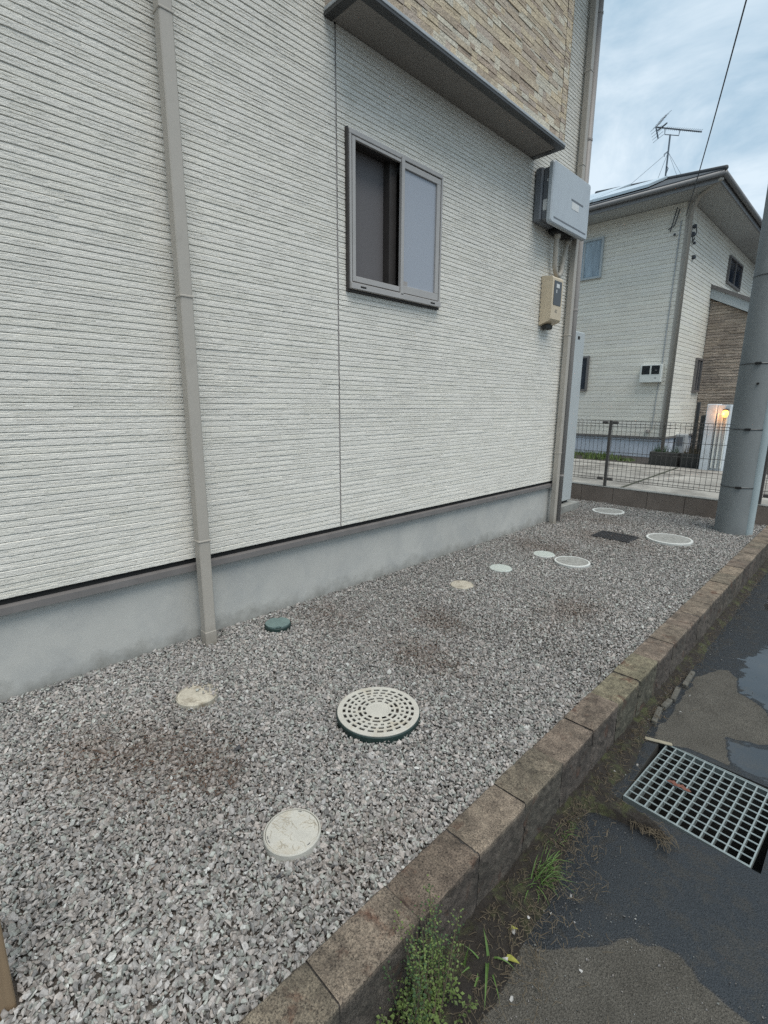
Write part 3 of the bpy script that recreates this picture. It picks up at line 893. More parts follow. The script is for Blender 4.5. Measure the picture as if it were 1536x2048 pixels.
MB().tube([(PC.x + 0.17 * math.cos(aa), PC.y + 0.17 * math.sin(aa), 1.745), (PC.x + 0.196 * math.cos(aa), PC.y + 0.196 * math.sin(aa), 1.745)], 0.013, 8).build('bolt', 'black', up_)

# ================================================================== NEIGHBOUR'S HOUSE
NX, NY, GZ = -1.05, 13.93, 0.20
nb = empty('house', (-5.0, 17.5, GZ), 'two-storey cream house with dark hipped roof beyond the mesh fence', 'house')
EZ = 6.10
T_N = [(1, 1, 1), (0.96, 0.96, 0.95), (1.02, 1.02, 1.0), (0.98, 0.97, 0.95)]
def pl_na(U, V, Nn): return np.stack([U, np.full_like(U, NY) - Nn, V], 1)
def pl_nb(U, V, Nn): return np.stack([np.full_like(U, NX) + Nn, U, V], 1)
a, b_, c = courses(-9.0, NX, 0.70, EZ, 0.098, 0.12, (0.011, 0.014), (0.5, 1.8), pl_na, T_N, 0.6, 0.0006, gap=0.010, tv=0.02, bev=0.008)
obj('siding_wall', a, b_, 'siding_far', nb, tint=c)
a, b_, c = courses(NY, 21.5, 0.70, EZ, 0.098, 0.12, (0.011, 0.014), (0.5, 1.8), pl_nb, T_N, 0.6, 0.0006, gap=0.010, tv=0.02, bev=0.008)
obj('siding_wall', a, b_, 'siding_far', nb, tint=c)
MB().box(-9.0, NX - 0.015, NY + 0.015, 21.4, 0.3, EZ).build('wall_core', 'black', nb)
MB().box(-9.02, NX - 0.005, NY + 0.005, 21.45, 0.0, 0.658).build('foundation', 'foundation_far', nb)
MB().box(-9.05, NX + 0.045, NY - 0.045, 21.5, 0.66, 0.695).build('base_flashing', 'bronze', nb)
MB().box(-9.8, -0.34, 13.22, 22.2, EZ + 0.005, EZ + 0.03).build('soffit', 'soffit_far', nb)
fa = MB()
fa.box(-9.82, -0.32, 13.20, 13.235, EZ - 0.01, EZ + 0.17)
fa.box(-0.355, -0.32, 13.236, 22.2, EZ - 0.01, EZ + 0.17)
fa.build('fascia', 'gutter', nb)
gu = MB()
for (p0, p1) in (((-9.9, 13.14, EZ + 0.12), (-0.26, 13.14, EZ + 0.12)), ((-0.26, 13.14, EZ + 0.12), (-0.26, 22.2, EZ + 0.12))):
    gu.tube([p0, p1], 0.052, 10)
gu.build('gutter', 'gutter', nb, smooth=True)
rf = MB()
ez = EZ + 0.19
rf.add([(-9.9, 13.12, ez), (-0.24, 13.12, ez), (-0.24, 22.3, ez), (-9.9, 22.3, ez), (-5.0, 17.7, ez + 1.98), (-5.1, 17.7, ez + 1.98),
        (-9.9, 13.12, ez - 0.02), (-0.24, 13.12, ez - 0.02), (-0.24, 22.3, ez - 0.02), (-9.9, 22.3, ez - 0.02)],
       [(0, 1, 4, 5), (1, 2, 4), (2, 3, 5, 4), (3, 0, 5), (6, 7, 1, 0), (7, 8, 2, 1), (8, 9, 3, 2), (9, 6, 0, 3)])
rfo = rf.build('roof', 'roof', nb)
# ridge caps along the hip seen from the road
MB().tube([(-0.24, 13.12, ez + 0.01), (-5.0, 17.7, ez + 1.99)], 0.05, 8).build('hip_cap', 'roof', rfo, smooth=True)
# corner downpipe
dp = MB().tube([(NX + 0.06, NY - 0.06, 0.2), (NX + 0.06, NY - 0.06, 5.85), (NX + 0.25, NY - 0.3, 6.05), (-0.30, 13.18, 6.14)], 0.042, 10).build('downspout', 'spout', nb, smooth=True)
MB().box(NX - 0.06, NX + 0.02, NY - 0.025, NY + 0.06, 0.7, EZ).build('corner_trim', 'spout', nb)

def nwin_a(x0, x1, z0, z1, curt=True):
    y = NY - 0.021
    o = MB()
    fw = 0.05
    o.box(x0, x1, y - 0.05, y + 0.02, z1 - fw, z1).box(x0, x1, y - 0.05, y + 0.02, z0, z0 + fw)
    o.box(x0, x0 + fw, y - 0.05, y + 0.02, z0 + fw, z1 - fw).box(x1 - fw, x1, y - 0.05, y + 0.02, z0 + fw, z1 - fw)
    o.box((x0 + x1) / 2 - 0.02, (x0 + x1) / 2 + 0.02, y - 0.04, y + 0.02, z0 + fw, z1 - fw)
    w_ = o.build('window', 'frame_white' if curt else 'bronze', nb)
    MB().box(x0 + fw, x1 - fw, y - 0.012, y - 0.004, z0 + fw, z1 - fw).build('pane', 'curtain' if curt else 'win_dark', w_)
    return w_
nwin_a(-3.95, -2.965, 4.75, 5.73, True)
nwin_a(-3.75, -3.07, 1.87, 2.79, False)
def nwin_b(y0, y1, z0, z1):
    x = NX + 0.021
    o = MB(); fw = 0.055
    o.box(x - 0.02, x + 0.05, y0, y1, z1 - fw, z1).box(x - 0.02, x + 0.05, y0, y1, z0, z0 + fw)
    o.box(x - 0.02, x + 0.05, y0, y0 + fw, z0 + fw, z1 - fw).box(x - 0.02, x + 0.05, y1 - fw, y1, z0 + fw, z1 - fw)
    o.box(x - 0.02, x + 0.04, (y0 + y1) / 2 - 0.03, (y0 + y1) / 2 + 0.03, z0 + fw, z1 - fw)
    w_ = o.build('window', 'bronze', nb)
    MB().box(x + 0.002, x + 0.01, y0 + fw, y1 - fw, z0 + fw, z1 - fw).build('pane', 'win_dark', w_)
nwin_b(17.95, 19.6, 4.98, 5.72)
nwin_b(15.95, 16.52, 1.86, 2.77)
# entrance wing with brown stone and a roof sloping down to the street
PY = 16.66
STF = [(0.42, 0.35, 0.285), (0.47, 0.395, 0.325), (0.36, 0.30, 0.25), (0.52, 0.44, 0.365), (0.42, 0.355, 0.30)]
def pl_p(U, V, Nn):
    slope = 4.36 - (U - NX) * 0.5
    return np.stack([U, np.full_like(U, PY) - Nn, np.minimum(V, slope)], 1)
a, b_, c = courses(NX + 0.02, 1.6, 0.25, 4.37, 0.075, 0.10, (0.008, 0.03), (0.15, 0.7), pl_p, STF, 0.3, 0.004, gap=0.016)
obj('stone_cladding', a, b_, 'stone_far', nb, tint=c)
rk = MB()
def slab(x0, x1, y0, y1, zt, th, s=-0.5):
    za, zb = zt, zt + s * (x1 - x0)
    rk.add([(x0, y0, za - th), (x1, y0, zb - th), (x1, y1, zb - th), (x0, y1, za - th), (x0, y0, za), (x1, y0, zb), (x1, y1, zb), (x0, y1, za)],
           [(3, 2, 1, 0), (4, 5, 6, 7), (0, 1, 5, 4), (1, 2, 6, 5), (2, 3, 7, 6), (3, 0, 4, 7)])
slab(NX + 0.01, 1.9, PY - 0.12, 20.5, 4.62, 0.25)
rk.build('porch_bargeboard', 'frame_white', nb)
rk = MB()
slab(NX + 0.0, 1.95, PY - 0.16, 20.5, 4.725, 0.10)
rk.build('porch_roof', 'bronze', nb)
MB().box(NX, 1.58, PY + 0.02, 20.4, 0.0, 2.9).build('porch_core', 'black', nb)

# twin meter cabinet on the neighbour's wall
m2 = empty('meter_cabinet', (-1.43, NY - 0.02, 2.05), 'white twin meter cabinet with two dark windows on the far house corner wall', 'electricity meter')
MB().box(-1.70, -1.19, NY - 0.15, NY - 0.022, 2.055, 2.49, 0.012).build('housing', 'meter_white', m2)
for xa in (-1.655, -1.43):
    MB().box(xa, xa + 0.185, NY - 0.158, NY - 0.151, 2.255, 2.46, 0.002).build('viewing_window', 'meter_glass', m2)
MB().box(-1.35, -1.30, NY - 0.1515, NY - 0.1505, 2.15, 2.17).build('label', 'ink', m2)
MB().box(-1.345, -1.30, NY - 0.159, NY - 0.1581, 2.33, 2.36).build('dial_mark', 'ink', m2)
tag(MB().tube([(-1.24, NY - 0.03, 2.5), (-1.20, NY - 0.03, EZ - 0.4)], 0.012, 6).tube([(-1.27, NY - 0.03, 2.06), (-1.30, NY - 0.03, 0.9)], 0.010, 6).build('wall_cable', 'drip'),
    'thin grey cable running up beside the white twin meter cabinet', 'cable')
tag(MB().lathe(-1.38, NY - 0.06, [(0, 0.80), (0.05, 0.82), (0.05, 0.88), (0, 0.90)], 12).build('wall_vent', 'spout_dark'), 'small round brown vent cap low on the far house wall', 'vent')

# service cable clamps at the far house corner
cl = empty('cable_bracket', (-1.0, 14.1, 5.5), 'dark insulators and looped wire at the upper corner of the far house', 'cable bracket')
for (x, y, z, rr_) in ((-1.00, 14.25, 5.62, 0.05), (-0.99, 14.15, 5.42, 0.06), (-0.99, 14.35, 5.28, 0.035), (-1.01, 14.5, 5.0, 0.055), (-1.30, 13.86, 5.42, 0.03)):
    MB().lathe(x, y, [(0, z - rr_), (rr_ * .9, z - rr_ * .6), (rr_, z), (rr_ * .7, z + rr_ * .8), (0, z + rr_)], 8).build('insulator', 'cable', cl)
lp = [(-0.99 + 0.02 * math.sin(k), 14.2 + 0.17 * math.cos(k * 0.5), 5.45 + 0.17 * math.sin(k * 0.5)) for k in range(13)]
lp2 = [(-1.30 - 0.10 * k / 6, 13.85, 6.0 - 0.5 * k / 6) for k in range(7)]
MB().tube(lp, 0.012, 6).build('wire_loop', 'cable', cl)
MB().tube(lp2, 0.012, 6).tube([(-1.45, 13.85, 5.55), (-1.32, 13.85, 5.62), (-1.25, 13.86, 5.95)], 0.012, 6).build('wire_loop', 'cable', cl)

# overhead service wire, from the far house corner over the yard to a pole behind the photographer
P0 = Vector((-1.10, 13.85, 5.78))
dr = Vector((-0.209, 0.843, 0.495))
P1 = CAM + dr * 8.6
dirv = (P1 - P0)
pw = []
for k in range(41):
    q = k / 40 * 1.9
    p = P0 + dirv * q
    p.z -= 0.10 * math.sin(min(q, 1.0) * math.pi) * 1.0
    pw.append(p)
tag(MB().tube(pw, 0.0085, 6).build('service_wire', 'cable'), 'single overhead wire crossing the sky down to the far house corner', 'wire')

# roof antenna
an = empty('tv_antenna', (-2.86, 17.5, 7.3), 'yagi television antenna on a guyed mast above the far house roof', 'antenna')
AY = 17.5
AU = Vector((0.617, 0.787, 0)); AV = Vector((-0.787, 0.617, 0))
def ap(u_, v_, z):
    q = Vector((-2.86, AY, 0)) + AU * u_ + AV * v_
    return (q.x, q.y, z)
MB().tube([(-2.86, AY, 7.2), (-2.86, AY, 9.20)], 0.024, 8).build('mast', 'antenna', an)
bm_ = MB().tube([ap(-0.46, 0, 9.36), ap(0.98, 0, 9.33)], 0.019, 6)
bm_.tube([ap(-0.18, 0, 9.355), ap(-0.17, 0, 9.19), ap(0.27, 0, 9.19), ap(0.29, 0, 9.345)], 0.013, 6)
bm_.build('boom', 'antenna', an)
el_ = MB()
for k in range(18):
    uu_ = -0.15 + k * 0.064
    el_.tube([ap(uu_, -0.09, 9.352), ap(uu_, 0.09, 9.352)], 0.006, 4)
el_.tube([ap(-0.27, -0.2, 9.38), ap(-0.27, 0.2, 9.38)], 0.022, 5)
el_.build('director_rod', 'antenna', an)
rf_ = MB()
rf_.tube([ap(-0.20, 0, 9.68), ap(-0.47, 0, 9.36), ap(-0.36, 0, 9.07)], 0.020, 6)
for k in range(5):
    q = k / 4
    rf_.tube([ap(-0.47 + 0.27 * q, -0.24, 9.36 + 0.32 * q), ap(-0.47 + 0.27 * q, 0.24, 9.36 + 0.32 * q)], 0.006, 4)
    rf_.tube([ap(-0.47 + 0.11 * q, -0.24, 9.36 - 0.29 * q), ap(-0.47 + 0.11 * q, 0.24, 9.36 - 0.29 * q)], 0.006, 4)
rf_.build('reflector', 'antenna', an)
gw = MB()
for (x, y, z) in ((-2.0, 16.2, 7.25), (-3.9, 16.3, 7.4), (-2.1, 18.8, 7.3), (-3.9, 18.8, 7.4)):
    gw.tube([(-2.86, AY, 8.75), (x, y, z)], 0.005, 4)
gw.build('guy_wire', 'antenna', an)
MB().tube([(-2.86, AY, 8.78), (-2.97, AY, 8.72), (-2.95, AY, 8.66)], 0.012, 5).build('lead_wire', 'antenna', an)
ln = MB()
ln.tube([(-2.86, AY - 0.03, 8.4), (-2.80, AY - 0.03, 8.3), (-2.86, AY - 0.03, 8.1)], 0.014, 5)
ln.build('lead_wire', 'antenna', an)
MB().lathe(-2.86, AY, [(0, 7.72), (0.12, 7.70), (0.2, 7.6), (0.22, 7.5), (0.22, 7.2)], 14).build('roof_mount', 'drip', an, smooth=True)

# solar panels lying on the street-side slope of that roof
sl = 1.98 / 4.58
for i, (xa, xb) in enumerate(((-9.0, -7.1), (-7.05, -5.15), (-5.10, -3.2), (-3.15, -1.85))):
    for j, (ya, yb) in enumerate(((13.42, 14.62), (14.67, 15.87))):
        if i == 3 and j == 1: continue
        if i == 0 and j == 1: continue
        zf = lambda y: ez + (y - 13.12) * sl + 0.09
        mbp = MB()
        mbp.add([(xa, ya, zf(ya)), (xb, ya, zf(ya)), (xb, yb, zf(yb)), (xa, yb, zf(yb)), (xa, ya, zf(ya) - 0.06), (xb, ya, zf(ya) - 0.06), (xb, yb, zf(yb) - 0.06), (xa, yb, zf(yb) - 0.06)],
                [(0, 1, 2, 3), (7, 6, 5, 4), (4, 5, 1, 0), (5, 6, 2, 1), (6, 7, 3, 2), (7, 4, 0, 3)])
        lab = '%s-row solar panel on the far roof, %s' % (('lower', 'upper')[j], ('leftmost', 'second from the left', 'third from the left', 'nearest the antenna')[i])
        tag(mbp.build('solar_panel', 'panel'), lab, 'solar panel', 'solar panels on the far roof')

# gate pillar with lamp
gp = empty('gate_pillar', (0.5, 11.9, GZ), 'white rendered gate pillar with slim fins beyond the fence', 'gate pillar')
MB().box(0.30, 0.47, 11.90, 12.35, 0.0, 1.53, 0.01).build('pillar_block', 'white_paint', gp)
MB().box(0.475, 0.70, 11.96, 12.30, 0.0, 1.52, 0.01).build('pillar_panel', 'white_paint', gp)
for k in range(3):
    MB().box(0.50 + k * 0.075, 0.525 + k * 0.075, 11.90, 11.955, 0.25, 1.35, 0.004).build('fin', 'meter_white', gp)
lm = empty('wall_lamp', (0.60, 11.90, 1.35), 'glowing orange globe lamp on the white gate pillar, beside the utility pole', 'lamp')
MB().lathe(0.64, 11.84, [(0, 1.27), (0.035, 1.28), (0.056, 1.33), (0.052, 1.38), (0.03, 1.41), (0, 1.415)], 14).build('globe', 'lamp', lm, smooth=True)
MB().box(0.60, 0.68, 11.80, 11.95, 1.415, 1.44, 0.004).box(0.625, 0.655, 11.87, 11.955, 1.30, 1.41).build('lamp_bracket', 'dark_metal', lm)
ld = bpy.data.lights.new('lamp_bulb', 'POINT')
ld.energy = 2.2
ld.color = (1.0, 0.42, 0.14)
ld.shadow_soft_size = 0.05
lo_ = bpy.data.objects.new('lamp_bulb', ld)
lo_.location = Vector((0.60, 11.76, 1.34)) - Vector((0.60, 11.90, 1.35))
link(lo_, lm)

# dark post, rack and planters in front of the far house
tag(MB().box(-0.03, 0.03, 12.5, 12.56, 0.1, 1.57, 0.006).build('metal_post', 'dark_metal'), 'slim black post standing in front of the far house', 'post')
rk_ = empty('slatted_rack', (0.2, 12.6, GZ), 'small black slatted rack beside the white gate pillar', 'rack')
for x in (0.10, 0.33):
    MB().box(x - 0.012, x + 0.012, 12.45, 12.75, 0.2, 1.28).build('side_frame', 'dark_metal', rk_)
for z in (0.32, 0.55, 0.78, 1.0, 1.2):
    MB().box(0.113, 0.317, 12.45, 12.75, z, z + 0.10).build('shelf', 'planter', rk_)
for k, (xa, xb, lab) in enumerate(((-0.75, -0.18, 'left-hand long dark planter with withered plants by the far house corner'), (-0.12, 0.28, 'right-hand dark planter with withered plants next to the white pillar'))):
    pe = empty('planter', ((xa + xb) / 2, 12.3, GZ), lab, 'planter', 'planters in front of the far house')
    MB().box(xa, xb, 12.15, 12.45, 0.15, 0.48, 0.01).build('box', 'planter', pe)
    pb = MB()
    for q in range(70):
        x, y = random.uniform(xa + .03, xb - .03), random.uniform(12.2, 12.4)
        h = random.uniform(0.05, 0.22)
        dx, dy = random.uniform(-.05, .05), random.uniform(-.05, .05)
        pb.add([(x - .006, y, .47), (x + .006, y, .47), (x + dx, y + dy, .48 + h)], [(0, 1, 2)])
    pb.build('withered_plants', 'dry' if k else 'leaf_dark', pe)
tb = empty('tap_box', (-1.0, 15.2, GZ), 'grey outdoor service box against the far house side', 'service box')
MB().box(-1.03, -0.80, 15.0, 15.35, 0.25, 0.75, 0.02).build('casing', 'drip', tb)
MB().box(-0.99, -0.84, 14.995, 14.999, 0.45, 0.68).build('door', 'cabinet_dark', tb)

# roof of another house showing behind the utility pole
fh = empty('house', (4.0, 32.0, 0), 'distant house with dark roof edge behind the utility pole', 'house')
MB().box(-2.6, 8.0, 30.0, 38.0, 0.0, 8.6).build('walls', 'siding_far', fh)
MB().box(-3.1, 8.5, 29.4, 38.6, 9.2, 9.45).add([(-3.1, 29.4, 9.45), (8.5, 29.4, 9.45), (8.5, 38.6, 9.45), (-3.1, 38.6, 9.45), (0, 34, 10.2), (5, 34, 10.2)], [(0, 1, 5, 4), (1, 2, 5), (2, 3, 4, 5), (3, 0, 4)]).box(-2.5, 7.9, 30.1, 37.9, 8.6, 9.2).build('roof', 'roof', fh)
fw_ = MB()
xw = 0.9
fw_.box(0.9, 4.2, 14.6, 14.75, 0.0, 0.62)
fw_.box(0.9, 4.2, 14.57, 14.78, 0.622, 0.67)
tag(fw_.build('brown_wall', 'far_wall'), 'low reddish brown wall glimpsed past the right edge of the utility pole', 'wall')

# ================================================================== GROUND
def grid_sheet(xs, ys, zf):
    X, Y = np.meshgrid(xs, ys)
    Z = zf(X, Y)
    V = np.stack([X.ravel(), Y.ravel(), Z.ravel()], 1)
    n = len(xs)
    i = np.arange(len(ys) - 1)[:, None] * n + np.arange(n - 1)[None, :]
    i = i.ravel()
    F = np.stack([i, i + 1, i + n + 1, i + n], 1)
    cx = (V[F[:, 0], 0] + V[F[:, 1], 0]) / 2
    cy = (V[F[:, 0], 1] + V[F[:, 3], 1]) / 2
    return V, F, cx, cy

def fbm(x, y, s, seed=0, o=4):
    v = 0; a = 0.5; 
    for k in range(o):
        v = v + a * vnoise(x, y, s * 2 ** k, seed + k); a *= 0.5
    return v / (1 - 0.5 ** o)

def sdpoly(x, y, P):
    """signed distance, negative inside"""
    x = np.asarray(x); y = np.asarray(y)
    d = np.full(x.shape, 1e9); ins = np.zeros(x.shape, bool)
    n = len(P)
    for k in range(n):
        ax, ay = P[k]; bx_, by = P[(k + 1) % n]
        ex, ey = bx_ - ax, by - ay
        t_ = np.clip(((x - ax) * ex + (y - ay) * ey) / (ex * ex + ey * ey + 1e-12), 0, 1)
        d = np.minimum(d, np.hypot(x - ax - t_ * ex, y - ay - t_ * ey))
        c = ((ay > y) != (by > y)) & (x < (bx_ - ax) * (y - ay) / (by - ay + 1e-12) + ax)
        ins ^= c
    return np.where(ins, -d, d)

GR = (2.372, 2.885, 2.095, 2.655)     # hole of the road drain (x0,x1,y0,y1)
xs = np.concatenate([np.arange(2.2, 3.7, 0.0125), np.linspace(3.7, 7.0, 18), [9, 15, 40, 150]])
ys = np.concatenate([[-150, -40, -12, -5], np.linspace(-3, 0.35, 18), np.arange(0.4, 5.2, 0.0125), np.linspace(5.2, 12, 60), [14, 20, 40, 150]])
xs = np.unique(np.concatenate([xs, GR[:2]])); ys = np.unique(np.concatenate([ys, GR[2:]]))
V, F, cx, cy = grid_sheet(xs, ys, lambda X, Y: np.full_like(X, RZ) + 0.010 * (fbm(X, Y, 1.3, 4) - 0.5) * ((X > 2.3) & (X < 4) & (Y > 0) & (Y < 7)))
keep = ~((cx > GR[0]) & (cx < GR[1]) & (cy > GR[2]) & (cy < GR[3]))
F = F[keep]
DRY1 = [(2.20, 0.30), (2.20, 1.16), (2.443, 1.269), (2.529, 1.372), (2.588, 1.431), (2.60, 1.479), (2.626, 1.512), (2.657, 1.51), (2.70, 1.545), (2.752, 1.566),
        (2.795, 1.543), (2.82, 1.521), (2.874, 1.508), (2.95, 1.50), (3.2, 1.44), (3.5, 1.30), (3.5, 0.3)]
DRY2 = [(2.33, 2.66), (2.62, 2.70), (2.67, 2.70), (2.645, 2.80), (2.62, 2.93), (2.72, 2.98), (2.80, 3.05), (2.76, 3.25), (2.70, 3.42), (2.62, 3.45), (2.56, 3.50), (2.53, 3.66), (2.47, 3.75), (2.40, 3.70), (2.34, 3.5)]
PUD1 = [(2.635, 2.90), (2.645, 2.80), (2.69, 2.725), (2.76, 2.712), (2.90, 2.70), (3.4, 2.66), (3.4, 2.98), (2.95, 2.99), (2.80, 2.98)]
PUD2 = [(2.53, 3.75), (2.56, 3.54), (2.60, 3.47), (2.70, 3.46), (2.74, 3.30), (2.90, 3.20), (3.5, 3.2), (3.5, 5.0), (2.9, 4.9), (2.70, 4.7), (2.58, 4.3), (2.50, 4.0)]
PUD3 = [(2.45, 5.2), (2.55, 5.0), (3.2, 5.1), (3.4, 7.5), (2.5, 7.3), (2.42, 6.2)]
PUD4 = [(2.46, 1.80), (2.55, 1.72), (2.66, 1.76), (2.64, 1.90), (2.52, 1.94)]
nx_ = V[:, 0] + 0.05 * (fbm(V[:, 0], V[:, 1], 9, 11) - 0.5)
ny_ = V[:, 1] + 0.05 * (fbm(V[:, 0], V[:, 1], 9, 21) - 0.5)
wet = np.full(len(V), 0.5) + 0.10 * (fbm(V[:, 0], V[:, 1], 3, 31) - 0.5)
sm = lambda d, w_: np.clip(0.5 - d / w_, 0, 1)
for P in (PUD1, PUD2, PUD3):
    d_ = sdpoly(nx_, ny_, P) + 0.13 * (fbm(V[:, 0], V[:, 1] * 1.6, 24, 41, 3) - 0.45)
    wet = wet + (1.0 - wet) * sm(d_, 0.03)
for P in (DRY1, DRY2):
    d_ = sdpoly(nx_ if P is DRY2 else V[:, 0], ny_ if P is DRY2 else V[:, 1], P) + 0.02 * (fbm(V[:, 0], V[:, 1], 20, 51) - 0.5)
    wet = wet * (1 - sm(d_, 0.012))
pd_ = fbm(V[:, 0], V[:, 1], 1.6, 61)
farm = (V[:, 0] > 3.5) | (V[:, 1] > 7) | (V[:, 1] < 0.3)
wet = np.where(farm, np.where(pd_ > 0.62, 0.95, np.where(pd_ > 0.45, 0.5, 0.15)), wet)
ro = obj('road', V, F, 'asphalt')
at = ro.data.attributes.new('wet', 'FLOAT', 'POINT')
at.data.foreach_set('value', wet.astype(np.float32))
tag(ro, kind='structure')

# earth sheet below everything on the house side, reaching the horizon
g_ = MB()
g_.add([(-200, -200, -0.30), (2.19, -200, -0.30), (2.19, 200, -0.30), (-200, 200, -0.30)], [(0, 1, 2, 3)])
tag(g_.build('ground', 'soil'), kind='structure')
tag(MB().add([(-4.8, -3.2, -0.03), (KX0 + 0.02, -3.2, -0.03), (KX0 + 0.02, 7.86, -0.03), (-4.8, 7.86, -0.03)], [(0, 1, 2, 3)]).build('gravel_bed', 'bed'), kind='structure')
# neighbour's concrete yard with joints, and the soil strip along the far house
yd = MB()
yd.box(-9, 4.2, 7.97, 12.0, -0.3, GZ)
tag(yd.build('concrete_yard', 'slab'), kind='structure')
tag(MB().box(-12, 4.2, 12.001, 40, -0.3, GZ - 0.02).build('garden_soil', 'soil'), kind='structure')
jt = MB()
for (xa, ya, xb, yb, w_) in ((0.09, 7.97, -0.08, 11.9, 0.05), (-9, 10.6, 4.2, 10.62, 0.03), (-2.6, 7.97, -2.7, 12, 0.05), (2.6, 7.97, 2.5, 12, 0.05)):
    dx, dy = xb - xa, yb - ya
    l = math.hypot(dx, dy); px, py = -dy / l * w_ / 2, dx / l * w_ / 2
    jt.add([(xa + px, ya + py, GZ + 0.004), (xa - px, ya - py, GZ + 0.004), (xb - px, yb - py, GZ + 0.004), (xb + px, yb + py, GZ + 0.004)], [(0, 1, 2, 3)])
tag(jt.build('yard_joint', 'joint'), kind='structure')

# grass strip along the far house wall
gs = MB()
for k in range(5200):
    x = random.uniform(-5, 2.0)
    y = random.gauss(12.6, 0.5)
    if y < 11.75 or y > 13.8: continue
    if vnoise(x, y, 1.6, 77) < (0.35 if x < -1.8 else 0.55): continue
    h = random.uniform(0.02, 0.10) * (1.4 if x < -2 else 0.8)
    a_ = random.uniform(0, math.pi); w_ = 0.012
    dx, dy = math.cos(a_) * w_, math.sin(a_) * w_
    bx_, by = random.uniform(-.04, .04), random.uniform(-.04, .04)
    gs.add([(x - dx, y - dy, GZ - 0.02), (x + dx, y + dy, GZ - 0.02), (x + bx_, y + by, GZ + h)], [(0, 1, 2)])
tag(gs.build('grass', 'leaf'), 'patchy green grass along the foot of the far house', 'grass', kind='stuff')

# ================================================================== COVERS
COV = []   # (x,y,r) keep stones out
def cover(name, x, y, rr, z, lidm, rimm, label, cat='drain cover', grp=None, rim=0.012, style='plain', tilt=0.0):
    COV.append((x, y, rr, style))
    e = empty(name, (x, y, 0), label, cat, grp)
    r0 = rr - rim
    MB().lathe(x, y, [(rr * 0.985, -0.05), (rr, z - 0.004), (rr - 0.003, z), (r0 + 0.002, z), (r0 + 0.001, z - 0.01)], 56).build('rim', rimm, e, smooth=False)
    return e, r0
def disc(mb, x, y, r0, z, th=0.01, n=56, bev=0.002):
    mb.lathe(x, y, [(r0 - bev, z - th), (r0, z - th + bev), (r0, z - bev), (r0 - bev, z), (0, z)], n)

# 1 slotted floor-drain style cover, large
e, r0 = cover('slotted_drain_cover', 1.405, 1.528, 0.206, 0.022, 'cream', 'teal_dark', 'large round cream drain cover with rings of slots, on a dark green rim', rim=0.006)
sc_ = MB()
zt, zb = 0.028, 0.0225
ringr = [0.196, 0.1695, 0.157, 0.1445, 0.133, 0.121, 0.109, 0.097, 0.083, 0.073, 0.058, 0]
# build as concentric annuli: solid or slotted; slots alternate
slots = {1: 24, 3: 24, 5: 24, 7: 12, 9: 12}
radii = [0.199, 0.1755, 0.161, 0.150, 0.1355, 0.1255, 0.1125, 0.101, 0.0865, 0.077, 0.0635]
NA = 24 * 12
def ann(rA, rB, pred, zt=zt, zb=zb):
    vs = []; fs = []
    for k in range(NA):
        a = 2 * math.pi * k / NA
        ca, sa_ = math.cos(a), math.sin(a)
        for rr, z in ((rA, zt), (rB, zt), (rA, zb), (rB, zb)):
            vs.append((1.405 + rr * ca, 1.528 + rr * sa_, z))
    for k in range(NA):
        if not pred(k): continue
        j = (k + 1) % NA
        a, b = 4 * k, 4 * j
        fs.append((a, b, b + 1, a + 1))
        if not pred((k - 1) % NA): fs.append((a + 1, a + 3, a + 2, a))
        if not pred(j): fs.append((b, b + 2, b + 3, b + 1))
        fs.append((a, a + 2, b + 2, b)); fs.append((a + 1, b + 1, b + 3, a + 3))
    sc_.add(vs, fs)
for i in range(len(radii) - 1):
    if i in slots:
        n_ = slots[i]; per = NA // n_; bar = {1: 4, 3: 4, 5: 6, 7: 6, 9: 9}[i]
        off = (i * 5) % per if n_ == 24 else i
        ann(radii[i], radii[i + 1], lambda k, per=per, bar=bar, off=off: (k + off) % per < bar)
    else:
        ann(radii[i], radii[i + 1], lambda k: True)
sc_.lathe(1.405, 1.528, [(radii[-1], zt), (0.054, zt), (0.052, zt - 0.002), (0, zt - 0.001)], 72)
sc_.lathe(1.405, 1.528, [(0.199, zt), (0.2015, zt - 0.0015), (0.2015, zb)], 96)
sc_.build('slotted_lid', 'cream', e)
MB().lathe(1.405, 1.528, [(0.197, 0.010), (0, 0.010)], 48).build('inner_strainer', 'bed', e)

def textured_lid(x, y, r0, z, m_, e, name='lid', n=56):
    mb = MB(); disc(mb, x, y, r0, z, 0.012, n)
    o = mb.build(name, m_, e)
    return o
# 2 crackled cream cover near the kerb
e, r0 = cover('round_drain_cover', 1.692, 0.822, 0.101, 0.019, 'cream', 'cream', 'pale cream cover with cracked-leaf texture, nearest the kerb', rim=0.008)
textured_lid(1.692, 0.822, r0, 0.0175, 'cream', e)
ck = MB()
rg = random.Random(4)
for k in range(46):
    a = rg.uniform(0, 6.28); q = (r0 - 0.006) * math.sqrt(rg.random())
    x, y = 1.692 + q * math.cos(a), 0.822 + q * math.sin(a)
    d_ = rg.uniform(0, 6.28); pts_ = [(x, y, 0.0183)]
    for j in range(4):
        d_ += rg.uniform(-.7, .7)
        x += 0.009 * math.cos(d_); y += 0.009 * math.sin(d_)
        if math.hypot(x - 1.692, y - 0.822) > r0 - 0.003: break
        pts_.append((x, y, 0.0183))
    if len(pts_) > 2: ck.tube(pts_, 0.0009, 4)
ck.build('lid_veins', 'cream_old', e)['kind'] = 'stuff'
mk = MB()
